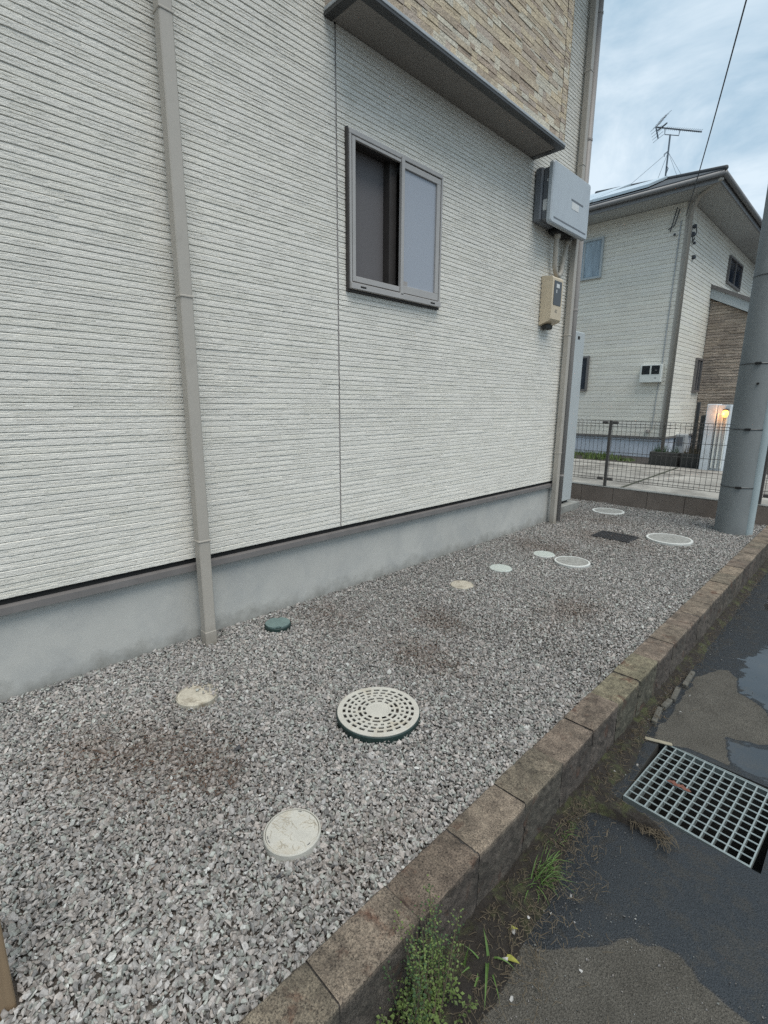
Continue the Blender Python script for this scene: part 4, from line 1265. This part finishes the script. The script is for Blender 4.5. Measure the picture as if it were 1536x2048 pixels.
for a in (0.1, 2.2, 4.3, 4.5):
    mk.box(1.692 + (r0 - 0.007) * math.cos(a) - 0.006, 1.692 + (r0 - 0.007) * math.cos(a) + 0.006, 0.822 + (r0 - 0.007) * math.sin(a) - 0.0015, 0.822 + (r0 - 0.007) * math.sin(a) + 0.0015, 0.0175, 0.0188, rot=a + 1.57)
mk.build('lifting_notch', 'ink', e)
# 3 half buried
e, r0 = cover('round_drain_cover', 0.632, 0.962, 0.104, 0.013, 'cream_old', 'cream_old', 'stained cream cover half buried in gravel near the downspout', rim=0.006)
textured_lid(0.632, 0.962, r0, 0.011, 'cream_old', e)
# 4 teal
e, r0 = cover('valve_cover', 0.212, 1.728, 0.090, 0.02, 'teal', 'teal_dark', 'small dark teal lid with two notches, against the foundation', rim=0.004)
P_ = []
for k in range(64):
    a = 2 * math.pi * k / 64
    rr = 0.083
    for na in (R(150), R(-30)):
        dd = abs((a - na + math.pi) % (2 * math.pi) - math.pi)
        if dd < 0.22: rr = 0.068
    P_.append((0.212 + rr * math.cos(a), 1.728 + rr * math.sin(a)))
mb = MB()
mb.add([(x, y, 0.028) for x, y in P_] + [(x, y, 0.016) for x, y in P_], [tuple(range(64))] + [(k, k + 64, (k + 1) % 64 + 64, (k + 1) % 64) for k in range(64)])
mb.build('lid', 'teal', e)
MB().lathe(0.212, 1.728, [(0.089, 0.015), (0, 0.015)], 40).build('well', 'teal_dark', e)
for (nm, x, y, rr, z, lm_, rm_, lab, rim) in (
    ('round_drain_cover', 0.618, 3.287, 0.098, 0.008, 'cream_old', 'cream_old', 'dusty buff cover alone in the middle of the gravel, below the house window', 0.006),
    ('round_drain_cover', 0.610, 3.900, 0.105, 0.010, 'pale_green', 'pale_green', 'pale green cover, between the dusty buff one and the white-rimmed pair', 0.006),
    ('round_drain_cover', 0.676, 4.607, 0.108, 0.009, 'pale_green', 'white_ring', 'small pale cover touching the left of a larger white-rimmed cover', 0.006),
    ('inspection_cover', 0.993, 4.560, 0.166, 0.016, 'grit', 'white_ring', 'grey gritty cover with a white rim, in the middle of the gravel', 0.020),
    ('inspection_cover', 1.395, 6.165, 0.236, 0.020, 'grit', 'white_ring', 'largest white-rimmed gritty cover, nearest the utility pole', 0.026),
    ('inspection_cover', 0.300, 7.225, 0.215, 0.012, 'grit', 'white_ring', 'white-rimmed cover farthest away, in front of the brown block wall', 0.030)):
    e, r0 = cover(nm, x, y, rr, z, lm_, rm_, lab, rim=rim, cat='drain cover' if nm[0] == 'r' else 'inspection cover')
    textured_lid(x, y, r0, z - 0.0015, lm_, e)
    if rr > 0.15:
        MB().lathe(x, y, [(rr * 0.30, z - 0.0012), (rr * 0.30, z + 0.0006), (rr * 0.24, z + 0.0006), (rr * 0.24, z - 0.0012)], 32).build('centre_ring', lm_, e)
    else:
        g2 = MB()
        for k in range(-4, 5):
            hw = math.sqrt(max(0, (r0 - .008) ** 2 - (k * 0.02) ** 2))
            g2.box(x - hw, x + hw, y + k * 0.02 - 0.002, y + k * 0.02 + 0.002, z - 0.002, z - 0.0002)
        g2.build('tread_bars', lm_, e)
# dark rectangular cover
e = empty('rectangular_grate', (0.90, 5.86, 0), 'dark rectangular iron grate sunk in the gravel near the far end', 'drain grate')
gm = MB()
gm.box(0.70, 1.12, 5.70, 5.715, -0.03, 0.010).box(0.70, 1.12, 6.005, 6.02, -0.03, 0.010).box(0.70, 0.715, 5.7155, 6.0045, -0.03, 0.010).box(1.105, 1.12, 5.7155, 6.0045, -0.03, 0.010)
gm.build('frame', 'iron', e)
gb = MB()
for k in range(15): gb.box(0.72 + k * 0.026, 0.732 + k * 0.026, 5.7165, 6.0035, -0.015, 0.007)
gb.build('bars', 'iron', e)

# ================================================================== GRAVEL
def hull_stones(nv, count, seed):
    out_ = []
    rg = np.random.default_rng(seed)
    for _ in range(count):
        p = rg.normal(size=(nv, 3)); p /= np.linalg.norm(p, axis=1)[:, None]
        p *= rg.uniform(0.75, 1.05, (nv, 1))
        bm = bmesh.new()
        for q in p: bm.verts.new(q)
        res = bmesh.ops.convex_hull(bm, input=bm.verts)
        for v in [v for v in bm.verts if not v.link_faces]: bm.verts.remove(v)
        bmesh.ops.triangulate(bm, faces=bm.faces)
        bm.verts.index_update()
        bmesh.ops.recalc_face_normals(bm, faces=bm.faces)
        out_.append((np.array([v.co[:] for v in bm.verts]), np.array([[v.index for v in f_.verts] for f_ in bm.faces])))
        bm.free()
    return out_

BIG = hull_stones(11, 26, 1)
SML = hull_stones(8, 16, 2)
PATCH = [(0.95, 0.62, 0.42, 0.30), (1.15, 0.75, 0.25, 0.2), (0.75, 0.45, 0.3, 0.2), (0.35, 2.1, 0.3, 0.25), (1.15, 2.15, 0.35, 0.22), (0.9, 2.6, 0.3, 0.2), (0.5, 4.9, 0.5, 0.35), (0.9, 5.8, 0.8, 0.5), (0.3, 6.6, 0.7, 0.5), (1.5, 3.4, 0.25, 0.5), (1.9, 1.0, 0.12, 0.3)]
def dirt(x, y):
    d_ = np.zeros_like(x)
    for (a, b, c, e_) in PATCH:
        d_ = np.maximum(d_, np.exp(-(((x - a) / c) ** 2 + ((y - b) / e_) ** 2)))
    return np.clip(d_ * 1.1 * (0.35 + 1.0 * fbm(x, y, 4, 88)), 0, 1)

def scatter(x0, x1, y0, y1, cell, size, zoff, zj, rg, lib, thin=None):
    xs = np.arange(x0, x1, cell); ys = np.arange(y0, y1, cell)
    X, Y = np.meshgrid(xs, ys)
    X = X.ravel() + rg.uniform(-.5, .5, X.size) * cell * 1.1
    Y = Y.ravel() + rg.uniform(-.5, .5, Y.size) * cell * 1.1
    ok = (X < KX0 + 0.012) & (Y < 7.845) & ~((X < 0.002) & (Y < HY1 + 0.002)) & ~((X > -1.15) & (X < -0.09) & (Y > 6.4) & (Y < 7.16))
    for (a, b, c, st) in COV:
        ok &= np.hypot(X - a, Y - b) > c + 0.002 - rg.uniform(0, 1, X.size) ** 2 * (0.012 if c in (0.206, 0.101, 0.090) else 0.040)
    ok &= np.hypot(X - PC.x, Y - PC.y) > 0.19
    ok &= ~((X > 0.71) & (X < 1.11) & (Y > 5.71) & (Y < 6.01) & (rg.random(X.size) > 0.12))
    ok &= ~((X > 0.055) & (X < 0.138) & (Y > 1.248) & (Y < 1.332))
    ok &= ~((X > 1.53) & (X < 1.62) & (Y > -0.06) & (Y < 0.04))
    if thin is not None: ok &= rg.random(X.size) < thin
    X = X[ok]; Y = Y[ok]
    n = len(X)
    s = size * np.exp(np.clip(rg.normal(0, 0.30, n), -.7, .62)) * 0.5
    und = 0.006 * (fbm(X, Y, 1.1, 15) - 0.5) * 2
    edge = np.clip((X - (KX0 - 0.10)) / 0.10, 0, 1) * 0.016 + np.clip((0.10 - np.abs(X)) / 0.1, 0, 1) * 0.012
    Z = zoff + rg.uniform(-zj, zj, n) + und + edge
    return X, Y, Z, s

def stones_mesh(parts, rg):
    VV = []; FF = []; TT = []; base = 0
    for (X, Y, Z, s, lib) in parts:
        n = len(X)
        which = rg.integers(0, len(lib), n)
        # random orientation, flattened in the vertical after a partial tilt
        q = rg.normal(size=(n, 4)); q[:, 1:3] *= 0.42; q /= np.linalg.norm(q, axis=1)[:, None]
        w_, a, b, c = q.T
        Rm = np.stack([1 - 2 * (b * b + c * c), 2 * (a * b - c * w_), 2 * (a * c + b * w_), 2 * (a * b + c * w_), 1 - 2 * (a * a + c * c), 2 * (b * c - a * w_),
                       2 * (a * c - b * w_), 2 * (b * c + a * w_), 1 - 2 * (a * a + b * b)], 1).reshape(n, 3, 3)
        S = np.stack([s * rg.uniform(0.95, 1.45, n), s * rg.uniform(0.72, 1.05, n), s * rg.uniform(0.5, 0.85, n)], 1)
        kind = rg.random(n)
        base_c = np.tile(np.array((0.328, 0.314, 0.300)), (n, 1)) * rg.uniform(0.62, 1.30, (n, 1))
        base_c[kind < 0.30] *= np.array((1.03, 0.985, 0.955))
        base_c[(kind > 0.30) & (kind < 0.52)] *= np.array((0.93, 1.0, 0.965))
        wh = kind > 0.972
        base_c[wh] = np.array((0.50, 0.50, 0.475)) * rg.uniform(0.8, 1.1, (wh.sum(), 1))
        dk = (kind > 0.90) & (kind < 0.945)
        base_c[dk] *= 0.5
        d_ = dirt(X, Y)[:, None]; d_ = np.where(rg.random((n, 1)) < 0.25 + 0.75 * d_, d_, d_ * 0.25) * rg.uniform(0.4, 1.0, (n, 1))
        base_c = base_c * (1 - d_ * 0.5) + np.array((0.14, 0.095, 0.066)) * d_ * 0.5
        gm_ = (0.80 + 0.40 * fbm(X, Y, 1.0, 99))[:, None]
        base_c = base_c * gm_
        for k, (lv, lf) in enumerate(lib):
            m_ = which == k
            c_ = m_.sum()
            if not c_: continue
            P = np.einsum('nij,nkj->nki', Rm[m_], lv[None] * S[m_][:, None, :])
            P += np.stack([X[m_], Y[m_], Z[m_]], 1)[:, None, :]
            VV.append(P.reshape(-1, 3))
            FF.append((lf[None] + (base + np.arange(c_) * len(lv))[:, None, None]).reshape(-1, 3))
            TT.append(np.repeat(base_c[m_], len(lv), 0))
            base += c_ * len(lv)
    return np.concatenate(VV), np.concatenate(FF), np.concatenate(TT)

rg = np.random.default_rng(12)
parts = []
for (x0, x1, y0, y1, lib, lay) in ((0.0, KX0 + 0.01, -0.6, 2.6, BIG, 2), (0.0, KX0 + 0.01, 2.6, 4.6, SML, 2), (-1.4, KX0 + 0.01, 4.6, 7.85, SML, 2), (-4.7, -1.2, 6.2, 7.85, SML, 1), (0, KX0 + 0.01, -3.2, -0.6, SML, 1)):
    cl_ = 0.0120 if lib is BIG else 0.0142
    X, Y, Z, s = scatter(x0, x1, y0, y1, cl_, 0.0178, -0.0120, 0.004, rg, lib); parts.append((X, Y, Z, s, lib))
    if lay == 2:
        X, Y, Z, s = scatter(x0, x1, y0, y1, cl_ * 1.15, 0.0178, -0.004, 0.005, rg, lib, 0.88); parts.append((X, Y, Z, s, lib))
X, Y, Z, s = scatter(0.0, KX0 + 0.01, -0.4, 5.0, 0.020, 0.0085, 0.002, 0.003, rg, SML, 0.55); parts.append((X, Y, Z, s, SML))
# a few stones spilled on the half-buried cover and on lids
for (a, b, c, n_) in ((0.60, 1.03, 0.055, 26), (0.68, 1.02, 0.04, 16), (0.54, 0.99, 0.03, 9)):
    X = rg.normal(a, c * .7, n_); Y = rg.normal(b, c * .5, n_)
    parts.append((X, Y, np.full(n_, 0.019) + rg.uniform(-.003, .004, n_), np.full(n_, 0.0095) * rg.uniform(.7, 1.2, n_), BIG))
a, b_, c = stones_mesh(parts, rg)
go = obj('gravel', a, b_, 'stone_bits', tint=c)
tag(go, 'grey crushed stone gravel between the house and the kerb wall', 'gravel', kind='stuff')

# leaf litter and soil crumbs lying in the brown patches
lt = MB()
rr3 = random.Random(9)
for (a, b, c, e_) in PATCH[:10]:
    for k in range(260):
        x, y = rr3.gauss(a, c * .55), rr3.gauss(b, e_ * .55)
        if not (0.02 < x < 2.05 and y > 0 and y < 7.7): continue
        if any(math.hypot(x - q[0], y - q[1]) < q[2] for q in COV): continue
        z = 0.004 + rr3.uniform(0, 0.006)
        a_ = rr3.uniform(0, 6.28); l = rr3.uniform(0.004, 0.014); w_ = rr3.uniform(0.002, 0.004)
        ca, sa_ = math.cos(a_), math.sin(a_)
        lt.add([(x - l * ca, y - l * sa_, z), (x + w_ * sa_, y - w_ * ca, z + rr3.uniform(0, .004)), (x + l * ca, y + l * sa_, z + rr3.uniform(-.002, .006)), (x - w_ * sa_, y + w_ * ca, z)], [(0, 1, 2, 3)])
tag(lt.build('leaf_litter', 'debris'), 'reddish brown leaf crumbs scattered in the dirty patches of the gravel', 'leaf litter', kind='stuff')

# loose grit washed along the road edge
parts2 = []
n_ = 5200
X = np.concatenate([2.24 + np.abs(rg.normal(0, 0.14, 3600)), rg.uniform(2.35, 3.2, 1600)])
Y = np.concatenate([rg.uniform(0.4, 6.5, 3600), rg.uniform(0.6, 1.6, 1600)])
ok = ~((X > GR[0] - 0.01) & (X < GR[1] + 0.01) & (Y > GR[2] - 0.01) & (Y < GR[3] + 0.01))
X, Y = X[ok], Y[ok]
sz = 0.0016 * np.exp(rg.normal(0, 0.45, len(X)))
parts2.append((X, Y, RZ + sz * 0.4 + np.where(X < 2.30, 0.018, 0.003), sz, SML))
a, b_, c = stones_mesh(parts2, rg)
tag(obj('road_grit', a, b_, 'stone_bits', tint=c * 0.62), 'fine loose grit scattered along the road edge', 'grit', kind='stuff')

def rock(name, x, y, z, sx, sy, sz, m_, label, cat, grp=None, seed=0):
    v_, f_ = BIG[seed % len(BIG)]
    a_ = seed * 1.7
    ca, sa_ = math.cos(a_), math.sin(a_)
    P = [(x + (p[0] * sx * ca - p[1] * sy * sa_), y + (p[0] * sx * sa_ + p[1] * sy * ca), z + p[2] * sz) for p in v_]
    return tag(obj(name, P, [tuple(q) for q in f_], m_), label, cat, grp)
rock('dark_stone', 1.155, 0.905, 0.012, 0.022, 0.014, 0.010, 'darkstone', 'flat dark brown stone lying between the slotted and half-buried covers', 'stone', seed=3)
rock('dark_stone', 1.80, 0.693, 0.014, 0.011, 0.010, 0.010, 'darkstone', 'small black stone below the crackled cream cover', 'stone', seed=5)

# brown timber post at the lower left edge
pp = MB().box(1.54, 1.614, -0.045, 0.029, -0.2, 1.05, 0.003).build('wooden_post', 'wood')
tag(pp, 'brown timber post rising from the gravel at the lower left edge', 'post')

# ================================================================== ROAD DRAIN
dg = empty('road_grating', (2.63, 2.37, RZ), 'galvanised steel grating over the roadside drain pit', 'drain grating')
def rot2(x, y, a, cx=2.63, cy=2.375):
    return cx + (x - cx) * math.cos(a) - (y - cy) * math.sin(a), cy + (x - cx) * math.sin(a) + (y - cy) * math.cos(a)
ra = R(-3.2)
gx0, gx1, gy0, gy1 = 2.392, 2.864, 2.118, 2.643
gb = MB()
nb_ = 12
for k in range(nb_):
    x = gx0 + (gx1 - gx0) * k / (nb_ - 1)
    gb.box(x - 0.0026, x + 0.0026, gy0, gy1, RZ - 0.035, RZ - 0.002, rot=ra, piv=(2.63, 2.375))
gb.build('bearing_bars', 'galv', dg)
cb = MB()
for k in range(12):
    y = gy0 + 0.004 + (gy1 - gy0 - 0.008) * k / 11
    p0 = rot2(gx0, y, ra); p1 = rot2(gx1, y, ra)
    cb.tube([(p0[0], p0[1], RZ - 0.0045), (p1[0], p1[1], RZ - 0.0045)], 0.0032, 6)
cb.build('cross_rods', 'galv', dg)
for y in (gy0 - 0.003, gy1 + 0.003):
    eb = MB().box(gx0 - 0.003, gx1 + 0.003, y - 0.0022, y + 0.0022, RZ - 0.035, RZ - 0.001, rot=ra, piv=(2.63, 2.375))
    eb.build('end_bar', 'galv', dg)
pt = MB()
x0, x1, y0, y1 = GR
zb_ = RZ - 0.45
t_ = 0.03
pt.box(x0 - t_, x0, y0 - t_, y1 + t_, zb_, RZ - 0.006).box(x1, x1 + t_, y0 - t_, y1 + t_, zb_, RZ - 0.006)
pt.box(x0 + 0.0005, x1 - 0.0005, y0 - t_, y0, zb_, RZ - 0.006).box(x0 + 0.0005, x1 - 0.0005, y1, y1 + t_, zb_, RZ - 0.006)
pt.box(x0 - t_, x1 + t_, y0 - t_, y1 + t_, zb_ - 0.03, zb_ - 0.0005)
tag(pt.build('drain_pit', 'pit'), 'dark concrete pit under the steel road grating', 'drain pit')

# thin edging chunks along the kerb foot
for k, (x, y, l, a_) in enumerate(((2.292, 2.86, 0.085, 6), (2.296, 3.02, 0.055, -4), (2.302, 3.17, 0.08, 5), (2.31, 3.42, 0.11, 2))):
    mb = MB().box(x - 0.014, x + 0.014, y - l, y + l, RZ - 0.02, RZ + 0.022, 0.004, rot=R(a_))
    tag(mb.build('edging_piece', 'edging'), ('broken concrete edging strip nearest the grating', 'short broken edging strip, second from the grating', 'mossy edging strip, third from the grating', 'longest and farthest broken edging strip by the kerb')[k], 'edging', 'broken concrete edging along the kerb')
tag(MB().box(2.305, 2.432, 2.622, 2.644, RZ + 0.001, RZ + 0.009, 0.003, rot=R(20)).build('wooden_stick', 'wood_pale'), 'flat pale wooden stick lying across the grating corner', 'stick')

# soil and moss strip against the kerb foot
xs = np.arange(2.20, 2.72, 0.008); ys = np.arange(0.2, 7.8, 0.012)
X, Y = np.meshgrid(xs, ys)
wd = 0.050 + 0.04 * fbm(X * 0, Y, 5, 5) + 0.085 * np.exp(-((Y - 1.35) / 0.38) ** 2) + 0.10 * np.exp(-((Y - 0.8) / 0.35) ** 2) + 0.05 * np.exp(-((Y - 2.35) / 0.3) ** 2)
wd = np.where((Y > 2.08) & (Y < 2.68), np.minimum(wd, 0.150), wd)
wedge = 0.30 * np.exp(-((Y - 2.015) / 0.05) ** 2)
wd = wd + wedge
H_ = np.clip((2.222 + wd - X) / 0.06, 0, 1) ** 0.7 * (0.020 + 0.03 * fbm(X, Y, 22, 8)) - 0.004
H_ = H_ + 0.012 * (fbm(X, Y, 60, 9) - 0.5) * (H_ > -0.002)
V = np.stack([X.ravel(), Y.ravel(), (RZ + H_).ravel()], 1)
n = len(xs)
i = (np.arange(len(ys) - 1)[:, None] * n + np.arange(n - 1)[None, :]).ravel()
F = np.stack([i, i + 1, i + n + 1, i + n], 1)
h4 = H_.ravel()[F].max(1)
cxm = V[F, 0].mean(1); cym = V[F, 1].mean(1)
inpit = (cxm > GR[0] + 0.012) & (cym > GR[2] + 0.03) & (cym < GR[3])
F = F[(h4 > 0.0) & ~inpit]
m, t, b = base_mat('mossy_soil')
v = coords(t)
n1_ = noise(t, 9, 6, 0.7, v)
n2_ = noise(t, 240, 4, 0.8, v)
n3_ = noise(t, 26, 5, 0.7, v)
c0 = ramp(t, n2_.outputs['Fac'], [(0.32, (0.010, 0.008, 0.007)), (0.72, (0.060, 0.048, 0.036))])
c1 = ramp(t, n2_.outputs['Fac'], [(0.3, (0.03, 0.034, 0.012)), (0.72, (0.11, 0.12, 0.05))])
t.links.new(mixc(t, ramp(t, n1_.outputs['Fac'], [(0.50, (0, 0, 0)), (0.62, (1, 1, 1))]), c0, c1), b.inputs['Base Color'])
b.inputs['Roughness'].default_value = 0.9
bump(t, b, n2_.outputs['Fac'], 1.0, 0.01)
MT['mossy'] = m
so_ = obj('soil_strip', V, F, 'mossy')
tag(so_, 'strip of wet soil and moss along the kerb foot', 'soil', kind='stuff')

# dry dead grass wisps and crumbs on that strip
dw = MB()
rr4 = random.Random(21)
for k in range(2200):
    y = rr4.choice([rr4.gauss(1.45, 0.28), rr4.gauss(0.95, 0.25), rr4.gauss(2.2, .5), rr4.uniform(0.5, 6.5)])
    if y < 0.4: continue
    w_ = 0.08 + 0.13 * math.exp(-((y - 1.35) / .4) ** 2) + 0.10 * math.exp(-((y - .8) / .35) ** 2)
    x = 2.235 + abs(rr4.gauss(0, w_ * 0.6))
    if 2.06 < y < 2.7 and x > 2.37: continue
    z = RZ + 0.012 + rr4.uniform(0, 0.02)
    a_ = rr4.uniform(0, 6.28); l = rr4.uniform(0.012, 0.05)
    p = [(x, y, z), (x + l * .5 * math.cos(a_), y + l * .5 * math.sin(a_), z + rr4.uniform(0, .018)), (x + l * math.cos(a_ + .5), y + l * math.sin(a_ + .5), z + rr4.uniform(-.008, .006))]
    if not all(q[0] > 2.23 for q in p): continue
    dw.tube(p, [0.0011, 0.001, 0.0004], 4, cap=False)
# wisps across the wet soil tongue below the grating
for k in range(160):
    x = rr4.uniform(2.3, 2.6); y = 2.04 - 0.06 * (x - 2.3) / .3 + rr4.gauss(0, 0.022)
    a_ = rr4.gauss(-0.2, .7); l = rr4.uniform(0.02, 0.06)
    dw.tube([(x, y, RZ + 0.02), (x + l * .5 * math.cos(a_), y + l * .5 * math.sin(a_), RZ + 0.028), (x + l * math.cos(a_), y + l * math.sin(a_), RZ + 0.012)], 0.0011, 4, cap=False)
tag(dw.build('dead_grass', 'dry'), 'tangled dead grass and twigs on the soil strip', 'dead grass', kind='stuff')

# weeds ---------------------------------------------------------------
def blade(mb, x, y, z, ang, lean, length, width, curl, n=6):
    px, py, pz = x, y, z
    el = R(90) - lean
    st = length / n
    L_ = []
    for k in range(n + 1):
        w_ = width * (1 - (k / n) ** 1.6) * (0.6 + 0.4 * min(1, k * 1.0))
        sx, sy = -math.sin(ang) * w_, math.cos(ang) * w_
        L_.append(((px - sx, py - sy, pz), (px, py, pz - w_ * 0.5), (px + sx, py + sy, pz)))
        px += math.cos(ang) * math.cos(el) * st; py += math.sin(ang) * math.cos(el) * st; pz += math.sin(el) * st
        pz = max(pz, RZ + 0.006)
        el -= curl / n
    vs = [q for row in L_ for q in row]
    fs = []
    for k in range(n):
        for j in (0, 1):
            a = k * 3 + j
            fs.append((a, a + 1, a + 4, a + 3))
    mb.add(vs, fs)

def leafy(mb_s, mb_l, x, y, z0, h, rg, spread, nleaf, ls, lean=(0, 0)):
    pts_ = []
    px, py, pz = x, y, z0
    dx, dy = rg.uniform(-spread, spread) + lean[0], rg.uniform(-spread, spread) + lean[1]
    for k in range(7):
        pts_.append((px, py, pz))
        px += (dx + rg.uniform(-.05, .05)) * h / 6; py += (dy + rg.uniform(-.05, .05)) * h / 6; pz += h / 6
    pts_ = [(max(p[0], KX1 + 0.012) if p[2] < KZ1 + 0.01 else p[0], p[1], p[2]) for p in pts_]
    mb_s.tube(pts_, [0.002, .0019, .0017, .0015, .0012, .001, .0006], 5, cap=False)
    for k in range(nleaf):
        q = rg.uniform(0.1, 1.0) * 5.99
        i = int(q); fr = q - i
        p = [pts_[i][j] + (pts_[min(i + 1, 6)][j] - pts_[i][j]) * fr for j in range(3)]
        a_ = rg.uniform(0, 6.28); l = ls * rg.uniform(.5, 1.2); w_ = l * 0.36
        up = rg.uniform(-.3, .8)
        c_, s_ = math.cos(a_), math.sin(a_)
        st_ = rg.uniform(0.0, 0.02)
        bx_, by, bz = p[0] + c_ * st_, p[1] + s_ * st_, p[2] + st_ * .5
        if bx_ < KX1 + 0.008 and bz < KZ1 + 0.006: continue
        tip = (bx_ + c_ * l, by + s_ * l, bz + up * l * .6)
        if tip[0] < KX1 + 0.004 and tip[2] < KZ1 + 0.004: continue
        mid_l = (bx_ + c_ * l * .5 - s_ * w_, by + s_ * l * .5 + c_ * w_, bz + up * l * .45)
        mid_r = (bx_ + c_ * l * .5 + s_ * w_, by + s_ * l * .5 - c_ * w_, bz + up * l * .45)
        mb_l.add([(bx_, by, bz), mid_r, tip, mid_l], [(0, 1, 2, 3)])

rg5 = random.Random(31)
NL = 1
wd1 = empty('weed_clump', (2.29, 0.86, RZ), 'tall bushy green weed growing against the kerb face near the camera', 'weed')
st_, lf1, lf2 = MB(), MB(), MB()
for k in range(52):
    a_ = rg5.uniform(0, 6.28); q = 0.060 * math.sqrt(rg5.random())
    x = 2.285 + q * math.cos(a_) * 0.8; y = 0.855 + q * math.sin(a_) * 1.7
    h = rg5.uniform(0.13, 0.34)
    leafy(st_, lf1 if rg5.random() < .6 else lf2, x, y, RZ, h, rg5, 0.26, 46, 0.0085, lean=(-0.08, 0.02))
for k in range(26):
    x = 2.30 + rg5.gauss(0, .035); y = 0.83 + rg5.gauss(0, .07)
    leafy(st_, lf1, x, y, RZ, rg5.uniform(.05, .14), rg5, 0.5, 26, 0.013)
st_.build('stems', 'dry', wd1); lf1.build('leaves', 'leaf', wd1); lf2.build('dark_leaves', 'leaf_dark', wd1)
wd2 = empty('grass_tuft', (2.345, 1.08, RZ), 'broad-bladed bright green grass sprawling beside the tall weed', 'grass tuft')
gb2 = MB()
for (x, y, a_, ln_, l, w_, cu) in ((2.335, 1.10, -60, 40, 0.17, 0.006, 100), (2.33, 1.09, -75, 62, 0.13, 0.0055, 70), (2.34, 1.10, 140, 30, 0.09, 0.005, 60), (2.335, 1.11, 20, 40, 0.10, 0.004, 120), (2.33, 1.08, 200, 30, .08, .004, 60), (2.32, 1.07, -100, 50, .09, .0045, 60), (2.35, 1.09, -40, 60, .11, .003, 60), (2.30, 1.02, 90, 10, .09, .005, 20)):
    blade(gb2, x, y, RZ + .012, R(a_), R(ln_), l, w_, R(cu))
gb2.build('blades', 'grassb', wd2)
wd3 = empty('grass_tuft', (2.30, 1.47, RZ), 'fine green grass tuft against the kerb, midway to the grating', 'grass tuft')
gb3 = MB()
for k in range(120):
    a_ = rg5.uniform(0, 6.28); q = 0.05 * math.sqrt(rg5.random())
    blade(gb3, 2.29 + abs(q * math.cos(a_)), 1.48 + 1.6 * q * math.sin(a_), RZ + .008, rg5.uniform(-1.8, 1.8), R(rg5.uniform(5, 60)), rg5.uniform(.04, .13), rg5.uniform(.0012, .0028), R(rg5.uniform(20, 120)), 5)
gb3.build('blades', 'grassb', wd3)
wd4 = empty('grass_tuft', (2.28, 1.75, RZ), 'small sparse grass tuft at the kerb foot, just short of the grating', 'grass tuft')
gb4 = MB()
for k in range(40):
    blade(gb4, 2.255 + abs(rg5.gauss(0, .02)), 1.70 + rg5.gauss(0, .05), RZ + .008, rg5.uniform(-1.8, 1.8), R(rg5.uniform(5, 60)), rg5.uniform(.03, .08), rg5.uniform(.001, .0024), R(rg5.uniform(20, 120)), 4)
gb4.build('blades', 'grassb', wd4)
for k, (x, y, a_, lab) in enumerate(((2.318, 1.225, 30, 'yellow-green curled leaf on the soil, farther from the camera'), (2.372, 1.150, 10, 'yellow-green curled leaf touching a white pebble, nearer the camera'))):
    mb = MB()
    blade(mb, x, y, RZ + 0.022, R(a_), R(75), 0.045, 0.011, R(25), 5)
    tag(mb.build('fallen_leaf', 'yellow'), lab, 'leaf', 'yellow-green leaves on the soil strip')
rl = MB()
for k in range(7):
    a_ = k * 0.9
    x, y = 2.50 + 0.012 * k, 2.365 + 0.006 * math.sin(k * 2)
    rl.add([(x - .016, y, RZ + 0.001 + .002 * (k % 2)), (x, y - .009, RZ + 0.004), (x + .016, y + .003, RZ + .002), (x, y + .011, RZ + 0.007)], [(0, 1, 2, 3)])
tag(rl.build('fallen_leaf', 'redleaf'), 'crumpled reddish brown leaf lying on the steel grating', 'leaf')

# pebbles on the road and soil
pbs = [(2.36, 2.34, 'white pebble on the soil beside the left edge of the grating', .010), (2.345, 2.0, 'pale pebble on the soil tongue below the grating', .009), (2.38, 2.97, 'white pebble on the dry road patch just beyond the grating', .008),
       (2.37, 3.19, 'farthest white pebble by the broken edging strips', .008), (2.36, 1.31, 'white pebble above the yellow leaf at the soil edge', .008), (2.35, 1.23, 'rounded white pebble right of the farther yellow leaf', .011),
       (2.375, 1.135, 'largest white pebble, touching the nearer yellow leaf', .013), (2.42, 1.5, 'pale pebble on the dark wet road by the fine grass tuft', .008), (2.40, 1.39, 'small white pebble on the wet road, short of the dry patch', .007),
       (2.55, 1.29, 'lone white pebble on the dry patch in the foreground', .007), (2.44, 1.07, 'pale pebble at the soil edge of the foreground dry patch', .009), (2.30, 2.22, 'small buff pebble in the moss left of the grating', .007)]
for k, (x, y, lab, s_) in enumerate(pbs):
    zz = RZ + s_ * 0.45 + (0.02 if x < 2.40 else 0.001)
    rock('pebble', x, y, zz, s_ * 1.0, s_ * .85, s_ * .8, 'pebble', lab, 'pebble', 'white pebbles along the kerb foot', seed=k + 2)
